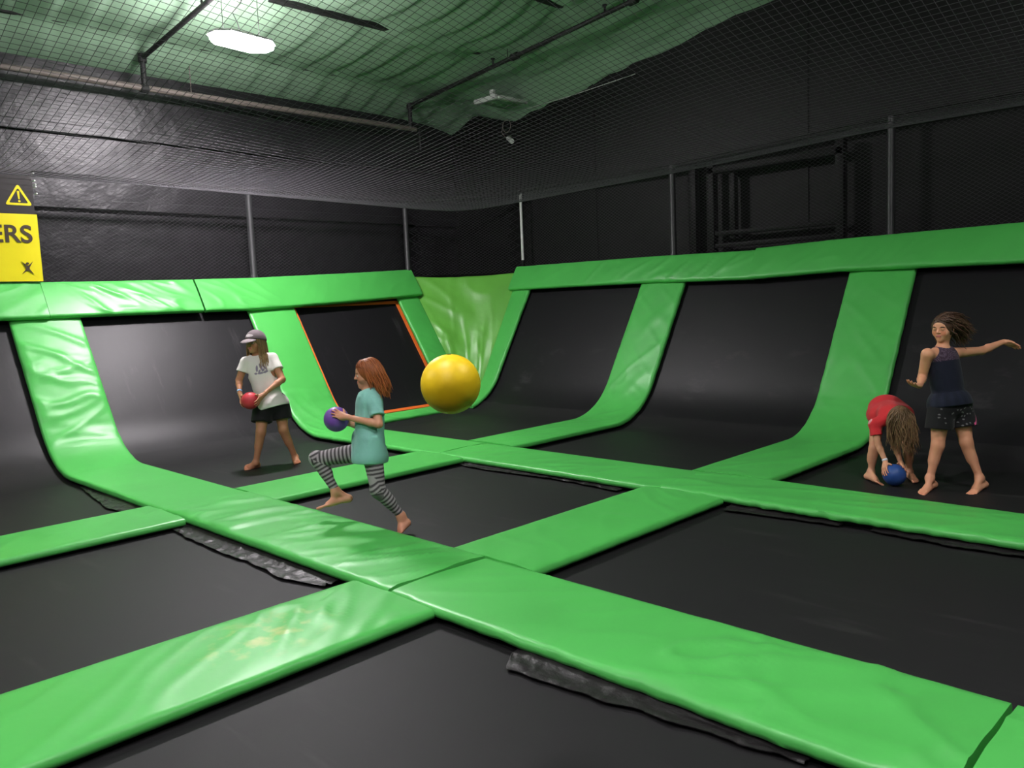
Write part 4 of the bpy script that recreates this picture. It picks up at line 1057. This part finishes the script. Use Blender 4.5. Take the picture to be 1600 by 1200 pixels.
# --- girl in the grey cap
J = JS['white']; flatfoot(J, 'R', 'L')
k1 = Kid(J, 1.02, 1.10, -Fv * .92 - Rv * .40 + V(0, 0, .03), (0, 0, 1))
J = k1.J; bl = (J['ball'], BR)
o1 = k1.body(V(.47, .215, .115), {'R': (J['ball'] - J['wrR'], -Fv), 'L': (J['ball'] - J['wrL'], -Fv + V(0, 0, .6))}, {'R': bl, 'L': bl}, {}, V(.16, .09, .05))
tag(o1, 'girl in a grey cap, white T-shirt and black shorts, standing and holding a red ball', 'person')
def print_(v, out_):
    p = v - k1.J['chest']; a = p @ k1.xs; h_ = p @ k1.t; fr = p @ k1.f > .03
    for (x, y, rx, ry, an) in ((.035, .035, .012, .034, .25), (-.005, .045, .012, .036, -.1), (-.040, .030, .010, .040, -.45), (.058, -.012, .016, .010, .3), (.012, -.020, .030, .010, .1), (-.040, -.018, .026, .012, -.2), (.02, .0, .010, .02, .6), (-.018, .005, .012, .018, .8)):
        c_, s_ = math.cos(an), math.sin(an); u = (a - x) * c_ + (h_ - y) * s_; w_ = -(a - x) * s_ + (h_ - y) * c_
        m = fr & ((u / rx) ** 2 + (w_ / ry) ** 2 < 1); out_[m] = V(.27, .22, .31)
def shirt1(v):
    o_ = np.tile(V(.74, .70, .66), (len(v), 1)); print_(v, o_); return o_
k1.hair(V(.26, .155, .065), 300, .27, (0, 0, -1), follow=.42, wave=.2, low=-.55, seed=4, r0=.0068, cy=.050, skip=lambda l: l[1] > .40 or l[2] > .35)
k1.shirt('t_shirt', shirt1, -.055, .55, g=.016, flare=.016)
k1.shorts('shorts', flat((.007, .007, .008)), .58, g=.020, flare=.028)
cp = k1.J['head'] + k1.hu * .026 - k1.hf * .010; Ah = [nrm(np.cross(k1.hf, k1.hu)), k1.hf, k1.hu]
b = Blob(cp - .2, cp + .2, .0042); b.ell(cp, Ah, (.101, .118, .116), 0); b.cut(cp + k1.hu * .010, -nrm(k1.hu - k1.hf * .18), .004)
cap_ = solid('cap', b, M['cloth'], k1.o, colour=lambda v: np.where((((v - cp) @ Ah[0] / .045) ** 2 + (((v - cp) @ k1.hu - .055) / .014) ** 2 < 1)[:, None] & ((v - cp) @ k1.hf > .04)[:, None], V(.55, .50, .50), V(.17, .135, .145)))
b = Blob(cp - .22, cp + .22, .0042)
bt = nrm(k1.hf - k1.hu * .22); bu = orth(k1.hu, bt)
b.ell(cp + bt * .105 + bu * .012 , [Ah[0], bt, bu], (.086, .092, .034), 0); b.ell(cp + bt * .105 + bu * .003, [Ah[0], bt, bu], (.096, .102, .033), .002, 'sub'); b.cut(cp + bt * .070, -bt, .003)
br = solid('brim', b, M['cloth'], cap_, colour=flat((.24, .20, .205)))
br.parent = cap_; br.location = (0, 0, 0); cap_['label'] = 'grey baseball cap'
br.location = -np.array(k1.o.location)
ring_band(k1, 'R', M['bandblue'], .026)
ball('dodgeball', 'red rubber ball held in front by the girl in the grey cap', k1.J['ball'], BR, (.62, .045, .065))
# --- running girl
J = JS['run']
J['toeL'][2] = GROUND + .013; J['heelL'] = [J['heelL'][0], J['heelL'][1], J['heelL'][2]]
k2 = Kid(J, .93, .98, -Rv * .95 - Fv * .22 - V(0, 0, .10), (0, 0, 1))
J = k2.J; bl = (J['ball'], BR)
k2.f = nrm(-Rv + V(0, 0, -.05)); k2.fh = k2.f; k2.xs = orth(Fv, k2.t); k2.xh = k2.xs; k2.f = nrm(np.cross(k2.t, k2.xs)); k2.fh = k2.f
o2 = k2.body(V(.58, .28, .17), {'L': (J['ball'] - J['wrL'], (0, 0, 1)), 'R': (J['ball'] - J['wrR'], (0, 0, 1))}, {'R': bl, 'L': bl}, {}, V(.25, .10, .05))
tag(o2, 'red-haired girl running left with a purple ball, mint T-shirt and striped leggings', 'person')
k2.hair(V(.30, .085, .022), 320, .17, Rv * .35 + V(0, 0, -1), follow=.42, wave=.12, low=-.5, face=.45, seed=9, r0=.0072, skip=lambda l: l[1] > .22 and l[2] < .5)
k2.shirt('t_shirt', flat((.22, .50, .43)), -.09, .62, g=.017, flare=.018, sleeve_r=.056, hipcap=.012)
b = k2.blob(); sc = k2.s
b.ell(J['pelvis'], [k2.xh, k2.fh, k2.t], (.126 * sc, .103 * sc, .108 * sc), .04)
for sd in 'RL':
    hp, kn, an = (J[q + sd] for q in ('hip', 'knee', 'ank')); dk = nrm(an - kn); bk = -orth(k2.fh, dk)
    b.cap(hp, kn, .076 * sc, .054 * sc, .04); b.cap(kn - dk * .014, kn + dk * .02, .052 * sc, .047 * sc, .02); b.cap(kn, kn + (an - kn) * .92, .048 * sc, .033 * sc, .02); b.cap(kn + dk * .06 + bk * .012, kn + (an - kn) * .45 + bk * .012, .042 * sc, .039 * sc, .03)
def stripes(v):
    best = np.full(len(v), 9.); sv = np.zeros(len(v))
    for sd in 'RL':
        for a0, a1, o_ in ((J['hip' + sd], J['knee' + sd], 0), (J['knee' + sd], J['ank' + sd], np.linalg.norm(J['hip' + sd] - J['knee' + sd]))):
            e_ = a1 - a0; L = np.linalg.norm(e_); t_ = np.clip((v - a0) @ e_ / L ** 2, -.3, 1.1); d = np.linalg.norm(v - a0 - t_[:, None] * e_, axis=1)
            m = d < best; best[m] = d[m]; sv[m] = (o_ + t_ * L)[m]
    w_ = np.clip(.5 + 1.6 * np.sin(sv * 2 * PI / .028), 0, 1)[:, None]
    return V(.055, .048, .052) * (1 - w_) + V(.33, .30, .31) * w_
lg_ = solid('leggings', b, M['cloth'], k2.o, colour=stripes); lg_['label'] = 'grey leggings with thin pale stripes'
ball('dodgeball', 'purple rubber ball held by the running girl', J['ball'], BR, (.17, .07, .36))
# --- girl in navy
J = JS['navy']
k3 = Kid(J, .97, 1.10, -Rv * .80 - Fv * .60 - V(0, 0, .08), (0, 0, 1))
J = k3.J
o3 = k3.body(V(.74, .36, .21), {'R': (V(0, 0, .8) - Fv * .2, -Rv * .2 + V(0, 0, 1)), 'L': (V(0, 0, -1) - Fv * .6, -Fv + V(0, 0, -.2))}, {}, {'R': .22, 'L': .12}, V(.08, .045, .03), closed=True)
tag(o3, 'girl in navy sleeveless top and black shorts, one arm flung out to the side', 'person')
k3.hair(V(.085, .045, .026), 280, .21, Rv * .85 + Fv * .25 + V(0, 0, -.55), follow=.22, wave=.42, low=-.35, face=.35, seed=5, r0=.0058, skip=lambda l: (l[1] > .15 and l[2] < .25) or (l[0] > .3 and l[1] > -.1))
def navy(v):
    o_ = np.tile(V(.007, .009, .022), (len(v), 1)); p = v - J['pelvis']; h_ = p @ k3.t
    y = h_ > k3.Lt * .78; o_[y] = V(.045, .025, .045)
    glints = y & (np.sin(v @ V(420, 300, 510)) * np.sin(v @ V(350, -410, 280)) > .55); o_[glints] = V(.16, .12, .17); return o_  # paler specks painted onto the lace yoke as glints
k3.shirt('tank_top', navy, -.005, 0, g=.011, flare=.004, neck=.060, sleeveless=True)
b = k3.blob(); A3 = [k3.xh, k3.fh, k3.t]; pp = J['pelvis']
b.ell(pp - k3.t * .006, A3, (.174, .146, .155), 0); b.cut(pp - k3.t * .010, -k3.t, .003)
pe = solid('peplum', b, M['cloth'], k3.o, colour=lambda v: np.tile(V(.008, .011, .026), (len(v), 1)) * (1 + .2 * np.sin(np.arctan2((v - pp) @ k3.fh, (v - pp) @ k3.xh) * 14))[:, None])
pe['label'] = 'flared navy frill at the waist of the top'
def short3(v):
    o_ = np.tile(V(.007, .007, .008), (len(v), 1)); g_ = np.random.default_rng(8)
    for _ in range(40):
        c_ = pp + k3.xh * g_.uniform(-.17, .17) - k3.fh * g_.uniform(-.17, .17) - k3.t * g_.uniform(.02, .19)
        dd = (v - c_); m = ((dd @ k3.xh / .0062) ** 2 + (dd @ k3.t / .0052) ** 2 < 1) & (((v - c_) @ k3.fh) ** 2 < .03); o_[m] = V(.16, .16, .16)
    e_ = J['hipL'] + (J['kneeL'] - J['hipL']) * .52; p = v - e_; hL = p @ nrm(J['hipL'] - J['kneeL']); aa = p @ (-k3.xh)
    arc = hL - .085 * np.clip((aa - .02) / .06, 0, 1.2) ** 1.6
    m = (aa > .015) & (np.abs(arc - .010) < .011); o_[m] = V(.85, .10, .30); return o_
s3 = k3.shorts('shorts', short3, .52, g=.020, flare=.022, waist=.06); s3['label'] = 'black shorts with pale specks and a pink trim'
# --- stooping girl
J = JS['red']; flatfoot(J, 'R', 'L')
k4 = Kid(J, .86, .98, -Fv * .45 - V(0, 0, .9), -Fv * .9 - V(0, 0, .35))
J = k4.J; bl = (J['ball'], BR)
o4 = k4.body(V(.66, .34, .20), {'R': (J['ball'] - J['wrR'], Rv), 'L': (J['ball'] - J['wrL'], -Rv)}, {'R': bl, 'L': bl}, {}, V(.14, .08, .05))
tag(o4, 'girl in a red T-shirt stooping with hair hanging down to pick up a blue ball', 'person')
k4.hair(V(.185, .11, .052), 380, .25, V(0, 0, -1) - Fv * .05 + Rv * .10, follow=.30, wave=.34, low=-.75, face=.6, seed=6, r0=.0058, clear=False)
k4.shirt('t_shirt', lambda v: np.where((np.linalg.norm(v - (J['shR'] + V(-.04, -.02, .03)), axis=1) < .03)[:, None], V(.75, .35, .36), V(.60, .028, .035)), -.07, .55, g=.018, flare=.020, sleeve_r=.056, hipcap=.024)
k4.shorts('shorts', flat((.02, .02, .025)), .5, g=.016, flare=.018)
ring_band(k4, 'R', M['band'], .022)
ball('dodgeball', 'blue rubber ball on the mat under the stooping girl', (J['ball'][0], J['ball'][1], GROUND + BR + .001), BR, (.022, .075, .27))
ball('dodgeball', 'yellow rubber ball flying through the air near the camera', JS['yellow'], .092, (.88, .60, .01))
# ------------------------------------------------------------------ camera and render look
yaw, pitch, roll, fpx = 2.351040387487027, -0.10029981971641076, -0.04103639921318097, 1273.84705759255
fw = V(math.cos(yaw) * math.cos(pitch), math.sin(yaw) * math.cos(pitch), math.sin(pitch))
rt = nrm(np.cross(fw, (0, 0, 1))); up = np.cross(rt, fw)
r2 = rt * math.cos(roll) + up * math.sin(roll); u2 = -rt * math.sin(roll) + up * math.cos(roll)
cam = bpy.data.cameras.new('camera'); co = bpy.data.objects.new('camera', cam); col.objects.link(co)
cam.sensor_width = 36; cam.lens = fpx / 1600 * 36; cam.clip_start = .05; cam.clip_end = 100
mw = Matrix.Identity(4)
for i in range(3): mw[i][0], mw[i][1], mw[i][2] = r2[i], u2[i], -fw[i]
mw[2][3] = 1.5
co.matrix_world = mw
scene.camera = co
wd = bpy.data.worlds.new('hall_ambient'); scene.world = wd; wd.use_nodes = True
wd.node_tree.nodes['Background'].inputs[0].default_value = (.9, .95, 1, 1); wd.node_tree.nodes['Background'].inputs[1].default_value = .01
vs = scene.view_settings; scene.display_settings.display_device = 'sRGB'
vs.view_transform = 'Standard'; vs.look = 'None'; vs.exposure = 1.75; vs.gamma = 1; vs.use_curve_mapping = False
scene.cycles.use_denoising = True
scene.cycles.max_bounces = 8
